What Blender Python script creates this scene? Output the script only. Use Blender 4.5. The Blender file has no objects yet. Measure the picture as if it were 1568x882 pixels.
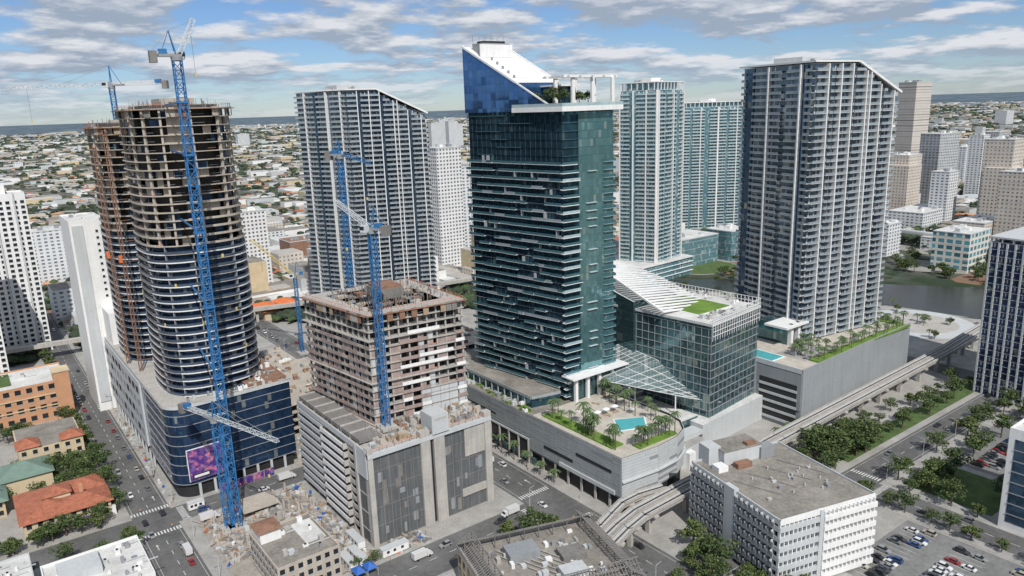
import bpy,math,random
from mathutils import Vector,Matrix
random.seed(7)
R=random.random;RU=random.uniform
COL=bpy.context.scene.collection
# ------------------------------------------------------------ materials
def newmat(name):
    m=bpy.data.materials.new(name);m.use_nodes=True
    nt=m.node_tree;b=nt.nodes['Principled BSDF'];return m,nt,b
class N:
    def __init__(s,nt): s.nt=nt
    def n(s,t,**k):
        x=s.nt.nodes.new(t)
        for a,v in k.items(): setattr(x,a,v)
        return x
    def l(s,a,b): s.nt.links.new(a,b)
    def m(s,op,a,b=0.0,c=None):
        x=s.n('ShaderNodeMath',operation=op)
        for i,v in enumerate((a,b,c)):
            if v is None: continue
            if hasattr(v,'links'): s.l(v,x.inputs[i])
            else: x.inputs[i].default_value=v
        return x.outputs[0]
    def mix(s,f,a,b,bt='MIX'):
        x=s.n('ShaderNodeMix',data_type='RGBA',blend_type=bt)
        for i,v in ((0,f),(6,a),(7,b)):
            if hasattr(v,'links'): s.l(v,x.inputs[i])
            elif i==0: x.inputs[0].default_value=v
            else: x.inputs[i].default_value=(*v[:3],1)
        return x.outputs[2]
    def pos(s):
        g=s.n('ShaderNodeNewGeometry');return g.outputs['Position'],g
    def noise(s,vec,scale,detail=4,rough=.6,out='Fac'):
        x=s.n('ShaderNodeTexNoise');x.inputs['Scale'].default_value=scale;x.inputs['Detail'].default_value=detail;x.inputs['Roughness'].default_value=rough
        s.l(vec,x.inputs['Vector']);return x.outputs[out]
    def ramp(s,f,a,b,lo=0.,hi=1.):
        x=s.n('ShaderNodeMapRange');s.l(f,x.inputs[0]);x.inputs[1].default_value=a;x.inputs[2].default_value=b;x.inputs[3].default_value=lo;x.inputs[4].default_value=hi;return x.outputs[0]
def mat(name,c,rough=.8,var=.18,scale=.12,metal=0,streak=0.):
    m,nt,b=newmat(name);k=N(nt);p,_=k.pos()
    f=k.noise(p,scale,6,.65);f2=k.noise(p,scale*9,3,.6)
    f=k.m('ADD',k.m('MULTIPLY',f,.65),k.m('MULTIPLY',f2,.35))
    if streak>0:
        mp=k.n('ShaderNodeMapping');k.l(p,mp.inputs[0]);mp.inputs['Scale'].default_value=(.9,.9,.05)
        f=k.m('ADD',k.m('MULTIPLY',f,1-streak),k.m('MULTIPLY',k.noise(mp.outputs[0],1.0,4,.6),streak))
    f=k.ramp(f,.3,.7)
    d=tuple(x*(1-var*1.6) for x in c);e=tuple(min(1,x*(1+var*.7)) for x in c)
    k.l(k.mix(f,d,e),b.inputs['Base Color']);b.inputs['Roughness'].default_value=rough;b.inputs['Metallic'].default_value=metal
    return m
def glassmat(name,c1,c2,w=1.5,h=3.4,rough=.08,metal=.55,pale=.12,curtainc=(.25,.28,.28),frame=None,z0=0.,wob=.05):
    m,nt,b=newmat(name);k=N(nt);p,g=k.pos()
    s=k.n('ShaderNodeSeparateXYZ');k.l(p,s.inputs[0])
    u=k.m('DIVIDE',k.m('SUBTRACT',s.outputs[0],s.outputs[1]),w);v=k.m('DIVIDE',k.m('SUBTRACT',s.outputs[2],z0),h)
    cu=k.m('FLOOR',u);cv=k.m('FLOOR',v)
    cb=k.n('ShaderNodeCombineXYZ');k.l(cu,cb.inputs[0]);k.l(cv,cb.inputs[1])
    wn=k.n('ShaderNodeTexWhiteNoise',noise_dimensions='2D');k.l(cb.outputs[0],wn.inputs[0])
    f=k.m('POWER',wn.outputs['Value'],1.5)
    big=k.ramp(k.noise(p,.03,3),.35,.65)
    col=k.mix(k.m('MULTIPLY',k.m('ADD',f,big),.5),c1,c2)
    l=k.m('GREATER_THAN',wn.outputs['Value'],1-pale)  # random panes get a paler colour, like curtains behind the glass
    col=k.mix(l,col,curtainc)
    if frame:
        fu=k.m('FRACT',u);fv=k.m('FRACT',v)
        e=k.m('MAXIMUM',k.m('LESS_THAN',fu,.07),k.m('LESS_THAN',fv,.05));col=k.mix(e,col,frame)
    k.l(col,b.inputs['Base Color'])
    b.inputs['Roughness'].default_value=rough;b.inputs['Metallic'].default_value=metal
    vm=k.n('ShaderNodeVectorMath',operation='SUBTRACT');k.l(wn.outputs['Color'],vm.inputs[0]);vm.inputs[1].default_value=(.5,.5,.5)
    vs=k.n('ShaderNodeVectorMath',operation='SCALE');k.l(vm.outputs[0],vs.inputs[0]);vs.inputs['Scale'].default_value=wob
    va=k.n('ShaderNodeVectorMath',operation='ADD');k.l(vs.outputs[0],va.inputs[0]);k.l(g.outputs['Normal'],va.inputs[1])
    vn=k.n('ShaderNodeVectorMath',operation='NORMALIZE');k.l(va.outputs[0],vn.inputs[0]);k.l(vn.outputs[0],b.inputs['Normal'])
    return m
def winwall(name,wall,glass,w=3.,h=3.5,fu=.45,fv=.45,rough=.7):
    m,nt,b=newmat(name);k=N(nt);p,g=k.pos()
    s=k.n('ShaderNodeSeparateXYZ');k.l(p,s.inputs[0])
    u=k.m('DIVIDE',k.m('SUBTRACT',s.outputs[0],s.outputs[1]),w);v=k.m('DIVIDE',s.outputs[2],h)
    a=k.m('MULTIPLY',k.m('GREATER_THAN',k.m('FRACT',u),1-fu),k.m('GREATER_THAN',k.m('FRACT',v),1-fv))
    ns=k.n('ShaderNodeSeparateXYZ');k.l(g.outputs['Normal'],ns.inputs[0])
    a=k.m('MULTIPLY',a,k.m('LESS_THAN',k.m('ABSOLUTE',ns.outputs[2]),.5))
    cb=k.n('ShaderNodeCombineXYZ');k.l(k.m('FLOOR',u),cb.inputs[0]);k.l(k.m('FLOOR',v),cb.inputs[1])
    wn=k.n('ShaderNodeTexWhiteNoise',noise_dimensions='2D');k.l(cb.outputs[0],wn.inputs[0])
    gc=k.mix(wn.outputs['Value'],tuple(x*.5 for x in glass),tuple(x*1.6 for x in glass))
    wc=k.mix(k.ramp(k.noise(p,.08,5),.3,.7),tuple(x*.85 for x in wall),wall)
    k.l(k.mix(a,wc,gc),b.inputs['Base Color'])
    k.l(k.ramp(a,0,1,rough,.15),b.inputs['Roughness'])
    return m
M={}
M['conc']=mat('concrete',(.44,.42,.39),.9,.25,.15,streak=.4)
M['concd']=mat('concrete_dark',(.22,.21,.20),.9,.3,.15,streak=.4)
M['concb']=mat('concrete_beige',(.46,.41,.35),.9,.25,.2,streak=.3)
M['white']=mat('white_paint',(.76,.76,.75),.6,.12,.2,streak=.4)
M['lgrey']=mat('light_grey_panel',(.50,.52,.53),.6,.12,.1,streak=.4)
M['grey']=mat('grey_panel',(.27,.285,.30),.6,.15,.1,streak=.4)
M['mgrey']=mat('metal_louver_grey',(.37,.395,.41),.45,.14,.1,.2,streak=.4)
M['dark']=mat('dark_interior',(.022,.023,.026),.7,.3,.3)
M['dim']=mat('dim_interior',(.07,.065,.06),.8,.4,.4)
M['blue']=mat('crane_blue_paint',(.03,.16,.38),.5,.15,.5)
M['cwhite']=mat('crane_white_paint',(.55,.58,.60),.5,.1,.5)
M['yellow']=mat('crane_yellow_paint',(.62,.48,.16),.5,.1,.5)
M['orange']=mat('safety_orange',(.70,.18,.05),.6,.15,.5)
M['rust']=mat('rust_formwork',(.27,.15,.10),.8,.3,.5)
M['wood']=mat('plywood',(.38,.29,.20),.8,.25,.5)
M['asph']=mat('asphalt',(.135,.135,.133),.9,.35,.06)
M['pave']=mat('sidewalk_concrete',(.36,.35,.33),.9,.25,.12)
M['lotm']=mat('parking_asphalt',(.21,.21,.205),.9,.32,.07)
M['dirt']=mat('construction_dirt',(.36,.33,.29),.95,.38,.12)
M['paint']=mat('road_paint',(.68,.68,.65),.7,.25,1.)
M['grass']=mat('lawn_grass',(.085,.14,.04),.95,.4,.2)
M['groof']=mat('green_roof_grass',(.14,.25,.035),.95,.35,.2)
M['roofg']=mat('gravel_roof',(.27,.25,.22),.95,.4,.1)
M['roofw']=mat('white_membrane_roof',(.62,.62,.60),.85,.25,.1)
M['tile']=mat('terracotta_roof',(.40,.14,.08),.85,.35,.6)
M['cgreen']=mat('copper_green_roof',(.16,.24,.20),.7,.2,.3)
M['stucco']=mat('orange_stucco',(.52,.28,.16),.85,.15,.2)
M['ystuc']=mat('cream_stucco',(.58,.48,.32),.85,.15,.2)
M['pink']=mat('brown_netting',(.36,.275,.25),.85,.3,.3,streak=.3)
M['teal']=mat('pool_water',(.10,.42,.45),.08,.1,.4)
M['deck']=mat('pool_deck_stone',(.50,.46,.40),.8,.2,.3)
M['trunk']=mat('bark',(.13,.10,.075),.9,.3,2.)
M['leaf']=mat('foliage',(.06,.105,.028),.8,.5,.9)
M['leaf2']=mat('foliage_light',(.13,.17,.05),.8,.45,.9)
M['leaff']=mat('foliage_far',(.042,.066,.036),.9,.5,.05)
M['palm']=mat('palm_frond',(.08,.13,.045),.7,.4,.9)
M['tire']=mat('tyre_rubber',(.02,.02,.02),.9,.2,2.)
M['skin']=mat('skin',(.42,.25,.17),.7,.1,2.)
M['cloth']=mat('hi_vis_cloth',(.60,.30,.05),.8,.1,2.)
M['bluecan']=mat('blue_tarpaulin',(.03,.12,.42),.6,.1,.5)
M['screen']=mat('garage_screen_dark',(.125,.135,.14),.6,.35,.15,streak=.6)
M['solar']=glassmat('skylight_glass',(.12,.18,.19),(.24,.32,.32),2.,2.,.15,.4,.1,(.4,.45,.45),frame=(.5,.52,.52))
M['gNavy']=glassmat('navy_glass',(.014,.034,.08),(.04,.08,.16),1.5,3.25,.08,.5,.05)
M['gMain']=glassmat('main_tower_glass',(.022,.055,.085),(.07,.16,.21),1.6,3.4,.05,.7,.03,(.16,.24,.26))
M['gTeal']=glassmat('teal_glass',(.13,.28,.31),(.26,.46,.48),1.6,3.4,.06,.7,.06,(.4,.52,.5),frame=(.16,.28,.29))
M['gCrown']=glassmat('crown_blue_glass',(.06,.15,.35),(.08,.19,.41),3.2,3.4,.06,.7,.0,(.2,.3,.5),frame=(.05,.12,.27))
M['gOff']=glassmat('office_glass',(.07,.13,.15),(.13,.23,.25),1.8,3.8,.06,.7,.08,(.25,.32,.3),frame=(.17,.24,.24))
M['gGrey']=glassmat('grey_blue_glass',(.08,.12,.16),(.19,.245,.30),1.6,3.3,.1,.5,.12,(.38,.40,.40))
M['gStrip']=glassmat('deep_blue_glass',(.045,.085,.14),(.09,.15,.23),1.6,3.3,.08,.6,.04)
M['gAqua']=glassmat('aqua_glass',(.10,.22,.27),(.24,.39,.43),1.6,3.3,.12,.4,.15,(.4,.5,.5))
M['gBlue']=glassmat('edge_blue_glass',(.02,.04,.10),(.05,.09,.18),1.6,3.3,.1,.5,.05)
M['rail']=mat('balcony_rail_glass',(.34,.395,.43),.2,.2,.3,.2)
M['railt']=mat('balcony_rail_teal',(.10,.24,.28),.12,.2,.3,.5)
M['raila']=mat('balcony_rail_aqua',(.44,.57,.60),.2,.2,.3,.2)
M['railn']=mat('balcony_rail_navy',(.10,.13,.18),.2,.2,.3,.4)
M['wwWhite']=winwall('white_tower_wall',(.72,.72,.71),(.11,.13,.15),3.4,3.3,.5,.5)
M['wwWhite2']=winwall('white_block_wall',(.66,.67,.68),(.15,.19,.22),5.,3.3,.5,.5)
M['wwBeige']=winwall('beige_block_wall',(.60,.54,.47),(.18,.19,.20),4.,3.8,.42,.45)
M['wwGrey']=winwall('grey_block_wall',(.46,.47,.48),(.14,.16,.18),4.,3.6,.55,.5)
M['wwOr']=winwall('orange_stucco_wall',(.56,.33,.2),(.08,.09,.10),5.,4.5,.4,.45)
M['wwBlueW']=winwall('blue_window_wall',(.68,.65,.58),(.07,.22,.28),7.,5.5,.7,.6)
M['bband']=winwall('banded_beige_wall',(.56,.52,.48),(.33,.31,.29),400.,4.,1.,.35)
def carpaint():
    m,nt,b=newmat('car_paint');k=N(nt);o=k.n('ShaderNodeObjectInfo');k.l(o.outputs['Color'],b.inputs['Base Color']);b.inputs['Roughness'].default_value=.3;b.inputs['Metallic'].default_value=.2;b.inputs['Coat Weight'].default_value=.4;return m
M['car']=carpaint()
M['cglass']=mat('car_window',(.02,.025,.03),.1,.1,1.)
def billboard():
    m,nt,b=newmat('billboard_print');k=N(nt);p,_=k.pos()
    n1=k.noise(p,.22,3,.5,'Color');h=k.n('ShaderNodeHueSaturation');h.inputs['Hue'].default_value=.62;h.inputs['Saturation'].default_value=1.3;h.inputs['Value'].default_value=.8;k.l(n1,h.inputs['Color'])
    pk=k.mix(k.ramp(k.noise(p,.35,2),.4,.6),(.10,.04,.30),(.62,.10,.22))
    pk=k.mix(.25,pk,h.outputs[0])
    f=k.ramp(k.noise(p,.5,2),.45,.62)
    k.l(k.mix(f,(.07,.03,.20),pk),b.inputs['Base Color']);return m
M['bill']=billboard()
# ------------------------------------------------------------ mesh builder
class MB:
    def __init__(s): s.v=[];s.f=[];s.mi=[];s.ms=[]
    def mid(s,m):
        if m not in s.ms: s.ms.append(m)
        return s.ms.index(m)
    def hexa(s,pts,m):
        b=len(s.v);s.v+=pts;i=s.mid(m)
        for q in ((0,3,2,1),(4,5,6,7),(0,1,5,4),(1,2,6,5),(2,3,7,6),(3,0,4,7)):
            s.f.append(tuple(b+j for j in q));s.mi.append(i)
    def box(s,x0,x1,y0,y1,z0,z1,m):
        s.hexa([(x0,y0,z0),(x1,y0,z0),(x1,y1,z0),(x0,y1,z0),(x0,y0,z1),(x1,y0,z1),(x1,y1,z1),(x0,y1,z1)],m)
    def obox(s,cx,cy,z0,z1,hx,hy,a,m):
        c,d=math.cos(a),math.sin(a);P=[]
        for z in (z0,z1):
            for i,j in ((-1,-1),(1,-1),(1,1),(-1,1)):
                P.append((cx+i*hx*c-j*hy*d,cy+i*hx*d+j*hy*c,z))
        s.hexa(P,m)
    def e(s,p,q,s0,s1,o0,o1,z0,z1,m):
        L=math.hypot(q[0]-p[0],q[1]-p[1]);dx,dy=(q[0]-p[0])/L,(q[1]-p[1])/L;nx,ny=dy,-dx
        def P(a,o,z): return (p[0]+dx*a+nx*o,p[1]+dy*a+ny*o,z)
        s.hexa([P(s0,o1,z0),P(s1,o1,z0),P(s1,o0,z0),P(s0,o0,z0),P(s0,o1,z1),P(s1,o1,z1),P(s1,o0,z1),P(s0,o0,z1)],m)
    def prism(s,poly,z0,z1,m,top=None,bot=True):
        n=len(poly);b=len(s.v)
        zt=z1 if isinstance(z1,(list,tuple)) else [z1]*n
        s.v+=[(x,y,z0) for x,y in poly]+[(x,y,zt[i]) for i,(x,y) in enumerate(poly)]
        i=s.mid(m);t=s.mid(top or m)
        for k in range(n):
            j=(k+1)%n;s.f.append((b+k,b+j,b+n+j,b+n+k));s.mi.append(i)
        s.f.append(tuple(b+n+k for k in range(n)));s.mi.append(t)
        if bot: s.f.append(tuple(b+k for k in reversed(range(n))));s.mi.append(i)
    def quad(s,pts,m):
        b=len(s.v);s.v+=list(pts);s.f.append(tuple(range(b,b+len(pts))));s.mi.append(s.mid(m))
    def beam(s,p,q,w,m):
        p=Vector(p);q=Vector(q);d=(q-p)
        if d.length<1e-4: return
        d.normalize();a=d.cross(Vector((0,0,1)))
        if a.length<.05: a=Vector((1,0,0))
        a.normalize();b=d.cross(a);a*=w/2;b*=w/2
        s.hexa([tuple(x) for x in (p-a-b,p+a-b,p+a+b,p-a+b,q-a-b,q+a-b,q+a+b,q-a+b)],m)
    def lattice(s,p,q,w,step,m,t=.22,tri=False):
        p=Vector(p);q=Vector(q);d=q-p;L=d.length;d.normalize();a=d.cross(Vector((0,0,1)))
        if a.length<.05: a=Vector((1,0,0))
        a.normalize();b=d.cross(a).normalized();h=w/2
        cs=[a*h+b*h,-a*h+b*h,-a*h-b*h,a*h-b*h]
        if tri: cs=[a*h+b*h,-a*h+b*h,-b*h]
        for c in cs: s.beam(p+c,q+c,t,m)
        n=max(1,int(L/step))
        for i in range(n):
            A=p+d*(L*i/n);B=p+d*(L*(i+1)/n)
            for j in range(len(cs)):
                c=cs[j];e=cs[(j+1)%len(cs)]
                if i%2: s.beam(A+c,B+e,t*.6,m)
                else: s.beam(A+e,B+c,t*.6,m)
                s.beam(B+c,B+e,t*.6,m)
    def cyl(s,x,y,z0,z1,r0,r1,k,m):
        b=len(s.v);i=s.mid(m)
        for z,r in ((z0,r0),(z1,r1)):
            for j in range(k): t=2*math.pi*j/k;s.v.append((x+r*math.cos(t),y+r*math.sin(t),z))
        for j in range(k): l=(j+1)%k;s.f.append((b+j,b+l,b+k+l,b+k+j));s.mi.append(i)
        s.f.append(tuple(b+k+j for j in range(k)));s.mi.append(i)
    def obj(s,name,link=True):
        me=bpy.data.meshes.new(name);me.from_pydata(s.v,[],s.f)
        for m in s.ms: me.materials.append(M[m])
        me.polygons.foreach_set('material_index',s.mi);me.update()
        o=bpy.data.objects.new(name,me)
        if link: COL.objects.link(o)
        return o
def off(poly,d):
    n=len(poly);r=[]
    for i in range(n):
        a=Vector(poly[i-1]);b=Vector(poly[i]);c=Vector(poly[(i+1)%n])
        d1=(b-a).normalized();d2=(c-b).normalized()
        n1=Vector((d1.y,-d1.x));n2=Vector((d2.y,-d2.x));k=(n1+n2);k/=max(.3,(1+n1.dot(n2)))
        r.append((b.x+k.x*d,b.y+k.y*d))
    return r
def sup(cx,cy,a,b,n,k):
    r=[]
    for i in range(k):
        t=2*math.pi*i/k;c,s=math.cos(t),math.sin(t)
        r.append((cx+a*math.copysign(abs(c)**(2/n),c),cy+b*math.copysign(abs(s)**(2/n),s)))
    return r
def elen(p,q): return math.hypot(q[0]-p[0],q[1]-p[1])
def roofclutter(mb,x0,x1,y0,y1,z,n,mats=('lgrey','grey','white','conc')):
    for _ in range(n):
        a,b=RU(x0,x1),RU(y0,y1);w,d,h=RU(.6,2.2),RU(.6,2.),RU(.6,2.)
        m=random.choice(mats);mb.box(a,a+w,b,b+d,z,z+h,m)
        if R()<.5: mb.cyl(a+w/2,b+d/2,z+h,z+h+.3,.4,.4,8,'dark')
        if R()<.3: mb.beam((a+w,b,z+.4),(a+w+RU(2,6),b,z+.4),.3,'lgrey')
def PB(b,d):
    t=math.radians(b);X,Y=d*math.sin(t),d*math.cos(t);c,s=math.cos(math.radians(36.6)),math.sin(math.radians(36.6))
    return X*c+Y*s,-X*s+Y*c
# ------------------------------------------------------------ ground
def build_ground():
    m,nt,b=newmat('ground_suburb');k=N(nt);p,_=k.pos()
    def vor(sc):
        v=k.n('ShaderNodeTexVoronoi',feature='F1');v.inputs['Scale'].default_value=sc;k.l(p,v.inputs['Vector'])
        s=k.n('ShaderNodeSeparateColor');k.l(v.outputs['Color'],s.inputs[0]);return s
    s=vor(.035);s2=vor(.012);s3=vor(.0032)
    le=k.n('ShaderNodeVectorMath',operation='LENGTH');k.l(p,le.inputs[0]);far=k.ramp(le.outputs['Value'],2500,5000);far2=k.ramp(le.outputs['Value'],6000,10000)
    base=k.mix(k.ramp(k.noise(p,.003,6),.42,.6),(.045,.062,.042),(.16,.155,.14))
    base=k.mix(k.ramp(k.noise(p,.05,4),.48,.62),base,(.038,.057,.034))
    base=k.mix(k.m('MULTIPLY',k.m('GREATER_THAN',s.outputs[0],.78),.75),base,(.36,.35,.33))
    base=k.mix(k.m('MULTIPLY',k.m('GREATER_THAN',s.outputs[1],.92),.7),base,(.28,.17,.12))
    base=k.mix(k.m('MULTIPLY',far,k.m('MULTIPLY',k.m('GREATER_THAN',s2.outputs[1],.88),.8)),base,(.38,.39,.40))
    base=k.mix(k.m('MULTIPLY',far,k.m('GREATER_THAN',s2.outputs[0],.7)),base,(.045,.068,.055))
    base=k.mix(k.ramp(le.outputs['Value'],3500,16000,0,.75),base,(.085,.13,.18))  # bluish aerial haze mixed into the ground colour with distance
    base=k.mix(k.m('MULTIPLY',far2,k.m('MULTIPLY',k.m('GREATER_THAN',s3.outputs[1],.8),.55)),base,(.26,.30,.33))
    k.l(base,b.inputs['Base Color']);b.inputs['Roughness'].default_value=1
    b.inputs['Specular IOR Level'].default_value=0.
    M['ground']=m
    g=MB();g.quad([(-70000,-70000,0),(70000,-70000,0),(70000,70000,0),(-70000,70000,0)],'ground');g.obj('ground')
    g=MB();g.quad([(-90,40,.02),(455,40,.02),(455,640,.02),(-90,640,.02)],'pave');g.obj('pavement')
    g=MB()
    def road(x0,x1,y0,y1,z=.03): g.quad([(x0,y0,z),(x1,y0,z),(x1,y1,z),(x0,y1,z)],'asph')
    def dash(x0,y0,x1,y1,z=.042,w=.18,on=3,offl=5):
        L=math.hypot(x1-x0,y1-y0);dx,dy=(x1-x0)/L,(y1-y0)/L;t=0
        while t<L:
            a,bb=t,min(L,t+on);px,py=-dy*w/2,dx*w/2
            g.quad([(x0+dx*a-px,y0+dy*a-py,z),(x0+dx*bb-px,y0+dy*bb-py,z),(x0+dx*bb+px,y0+dy*bb+py,z),(x0+dx*a+px,y0+dy*a+py,z)],'paint');t+=on+offl
    road(36,50,40,900);road(50,159,193,211,.026);road(159,176,40,900);road(-90,36,286,299,.026);road(50,159,286,299,.026)
    road(176,455,132,146,.026);road(263,276,40,132,.026);road(455,900,130,150,.026);road(420,436,40,400,.022)
    for y in range(720,5200,310): road(-4500,4500,y,y+13,.03)
    for x in range(-3300,4600,420): road(x,x+13,905 if x<400 else 700,5200,.036)
    for a in ((43,40,43,280),(43,305,43,900),(167.5,40,167.5,185),(167.5,215,167.5,900),(55,202,155,202),(55,292,155,292),(180,139,455,139),(269.5,40,269.5,130)): dash(*a)
    for x in (37,49,160.5,174.5): dash(x,40,x,190,on=140,offl=1,w=.12);dash(x,215,x,284,on=69,offl=1,w=.12);dash(x,302,x,900,on=500,offl=1,w=.12)
    for y in (133.2,144.8): dash(180,y,455,y,on=275,offl=1,w=.12)
    for cx,cy,ax in ((43,282,0),(43,302,0),(167,215,0),(167,189,0),(156,202,1),(53,292,1),(53,202,1),(269.5,129,0),(279,139,1),(260,139,1)):
        for i in range(-6,7):
            if ax==0: dash(cx+i*1.1,cy-1.3,cx+i*1.1,cy+1.3,on=2.6,w=.5,z=.046)
            elif abs(i)<6: dash(cx-1.3,cy+i*1.1,cx+1.3,cy+i*1.1,on=2.6,w=.5,z=.046)
    for x,y in ((163.5,180),(171,222),(39.5,270),(46.5,310)):
        dash(x,y,x,y+3,on=3,w=.25,z=.047);g.quad([(x-.6,y+3,.047),(x+.6,y+3,.047),(x,y+4.2,.047)],'paint')
    g.obj('road')
    g=MB()
    for (x0,x1,y0,y1) in ((50,53.5,214,284),(155.5,159,214,284),(60,155,211,214),(176,180,150,330),(32,36,300,640),(50,53.5,301,640),(32,36,100,284),(176,182,60,130),(186,260,128,132),(279,418,128,132),(186,418,146,149),(259,263,60,128),(276,280,60,128)):
        g.box(x0,x1,y0,y1,0,.14,'pave')
    g.obj('sidewalk')
    g=MB()
    g.quad([(55,214,.034),(98,214,.034),(98,284,.034),(55,284,.034)],'dirt');g.quad([(103,301,.034),(157,301,.034),(157,460,.034),(103,460,.034)],'dirt');g.obj('construction_site_ground')
    g=MB()
    lots=[(212,258,60,112),(316,416,66,126)]
    for x0,x1,y0,y1 in lots:
        g.quad([(x0,y0,.034),(x1,y0,.034),(x1,y1,.034),(x0,y1,.034)],'lotm')
        y=y0+6
        while y<y1-4:
            x=x0+3
            while x<x1-3:
                g.quad([(x,y,.04),(x+.12,y,.04),(x+.12,y+10,.04),(x,y+10,.04)],'paint');x+=2.7
            y+=17
    g.obj('parking_lot')
    g=MB();g.box(283,312,94,126,0,.16,'grass');g.box(182,194,108,128,0,.16,'grass');g.box(284,416,149.2,158,0,.16,'grass');g.obj('grass')
    m,nt,b=newmat('river_water');k=N(nt);p,_=k.pos()
    b.inputs['Base Color'].default_value=(.028,.030,.026,1);b.inputs['Roughness'].default_value=.25
    bm=k.n('ShaderNodeBump');bm.inputs['Strength'].default_value=.7;k.l(k.noise(p,.5,4),bm.inputs['Height']);k.l(bm.outputs[0],b.inputs['Normal']);M['water']=m
    g=MB()
    g.quad([(700,40,.06),(790,40,.06),(725,180,.06),(636,236,.06),(606,282,.06),(542,380,.06),(502,414,.06),(420,500,.06),(330,600,.06),(300,590,.06),(400,470,.06),(470,392,.06),(530,300,.06),(545,205,.06),(585,140,.06)],'water');g.obj('river_water')
    g=MB();g.prism(sup(505,225,34,34,2,32),0,.5,'lgrey');g.prism(sup(505,225,24,24,2,32),.5,.8,'conc')
    g.quad([(450,150,.05),(582,150,.05),(542,205,.05),(527,300,.05),(468,390,.05),(450,380,.05)],'pave');g.obj('riverfront_plaza')
    g=MB();g.prism(sup(548,440,32,26,2.4,28),0,.3,'grass');g.prism(sup(548,440,33.5,27.5,2.4,28),0,.2,'pave');g.obj('lawn')
build_ground()
# ------------------------------------------------------------ Heights towers + podium
def heights_tower(cx,cy,a,b,z0,z1,glaz,name):
    mb=MB();K=44;fh=3.25;poly=sup(cx,cy,a,b,2.9,K)
    n=int((z1-z0)/fh)
    inner=off(poly,-1.5);core=off(poly,-5)
    zg=z0+int((glaz-z0)/fh)*fh
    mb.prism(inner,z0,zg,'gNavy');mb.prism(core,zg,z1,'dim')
    for f in range(n+1):
        z=z0+f*fh
        mb.prism(poly,z-.26,z,'concb' if z>zg-8 else 'conc')
        if f==n: break
        g=z<zg
        for i in range(K):
            j=(i+1)%K;p,q=poly[i],poly[j];L=elen(p,q)
            if L<.05: continue
            if z>zg-1:
                if i%3==0: mb.e(p,q,0,.8,-1.6,-.7,z,z+fh-.3,'concb')
                if R()<.34: mb.e(p,q,0,L,-2.6,-2.4,z,z+fh-.3,'concb' if R()<.45 else 'gNavy')
                if R()<.3: mb.e(p,q,0,L,-.12,-.05,z+.9,z+1.0,'orange' if R()<.06 else 'grey' )
            r=(i//4+(f//9))%3
            if z<z1-34 and r!=0: mb.e(p,q,-.02,L+.02,-.03,.06,z-.34,z+(.1 if g else .55),'white' if g else 'concb')
            if g: mb.e(p,q,0,L,-.12,-.04,z+.06,z+1.05,'railn')
            if g and i%4==0: mb.e(p,q,0,.35,-2.,-.2,z,z+fh-.3,'grey')
            if g and R()<.015: mb.e(p,q,0,L*.3,-.02,.08,z,z+1.4,'yellow')
    z=z0+n*fh
    for _ in range(130):
        t=RU(0,6.28);r=RU(.3,.95);x=cx+a*r*math.cos(t);y=cy+b*r*math.sin(t);h=RU(1,4)
        mb.beam((x,y,z),(x,y,z+h),RU(.08,.35),random.choice(['rust','grey','concd','concb']))
    for i in range(0,K):
        p,q=poly[i],poly[(i+1)%K];L=elen(p,q)
        if R()<.6: mb.e(p,q,0,L,.3,.42,z-3.2,z+.3,random.choice(['concd','wood','concb','rust']))
        mb.e(p,q,0,L,.5,1.6,z-.5,z-.3,'rust')
        mb.beam((p[0],p[1],z),(p[0],p[1],z+1.6),.1,'rust');mb.beam((p[0],p[1],z+1.5),(q[0],q[1],z+1.5),.08,'orange')
    mb.box(cx-6,cx+7,cy-6,cy+8,z,z+4,'concb');mb.box(cx-3,cx+3,cy-12,cy-7,z,z+2.5,'concd')
    return mb.obj(name)
heights_tower(78.5,331,20,24,40,155,104,'condo_tower_under_construction')
heights_tower(77,392,22,24,40,149,104,'condo_tower_under_construction')
def heights_podium():
    mb=MB();poly=[(54,440),(54,309)]
    for i in range(1,8):
        t=math.pi+i/8*math.pi/2;poly.append((62+8*math.cos(t),309+8*math.sin(t)))
    poly+=[(62,301),(104,303),(104,440)]
    mb.prism(off(poly,-1.2),0,6,'dark');mb.prism(poly,6,39,'gNavy','conc')
    for z in (6,10.2,14.4,18.6,22.8,27,31.2,35.4):
        mb.prism(off(poly,.25),z,z+.22,'grey')
    mb.prism(off(poly,.6),38.6,39.9,'lgrey','conc')
    mb.e((54,440),(54,330),0,92,.05,.9,8,38,'lgrey')
    for s in range(4,90,8):
        for z in (12,19,26,32): mb.e((54,440),(54,330),s,s+5,.9,1.0,z,z+3.,'dark' if R()<.6 else 'grey')
    mb.prism([(54.5,439),(54.5,412),(70,412),(70,439)],39,56,'white')
    for s in range(0,42,6): mb.e((62,301),(104,303),s,s+1,-.4,.2,0,6,'lgrey')
    for s in range(0,100,8): mb.e((54,440),(54,309),s,s+1,-.4,.2,0,6,'lgrey')
    roofclutter(mb,62,100,302,306,39.9,24)
    mb.box(86,103,303,345,39.9,41.5,'rust');roofclutter(mb,87,101,304,343,41.5,20)
    mb.obj('glass_podium_building')
    mb=MB();mb.e((62,301),(104,303),-3,11,.6,1.,8,21,'bill');mb.e((62,301),(104,303),-3.3,11.3,.5,.6,7.6,21.4,'white')
    mb.e((62,301),(104,303),-2,5,1.02,1.1,8.6,10.6,'dark');mb.e((62,301),(104,303),-1.4,4.4,1.1,1.15,9.1,10.1,'white');mb.obj('billboard_sign')
    mb=MB();
    for i in range(5): mb.e((62,301),(104,303),8+i*4.5,12+i*4.5,3.,3.2,.5,3.6,'bill')
    mb.e((62,301),(104,303),8,30,2.95,3.,.3,3.8,'grey');mb.obj('site_hoarding_fence')
heights_podium()
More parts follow.
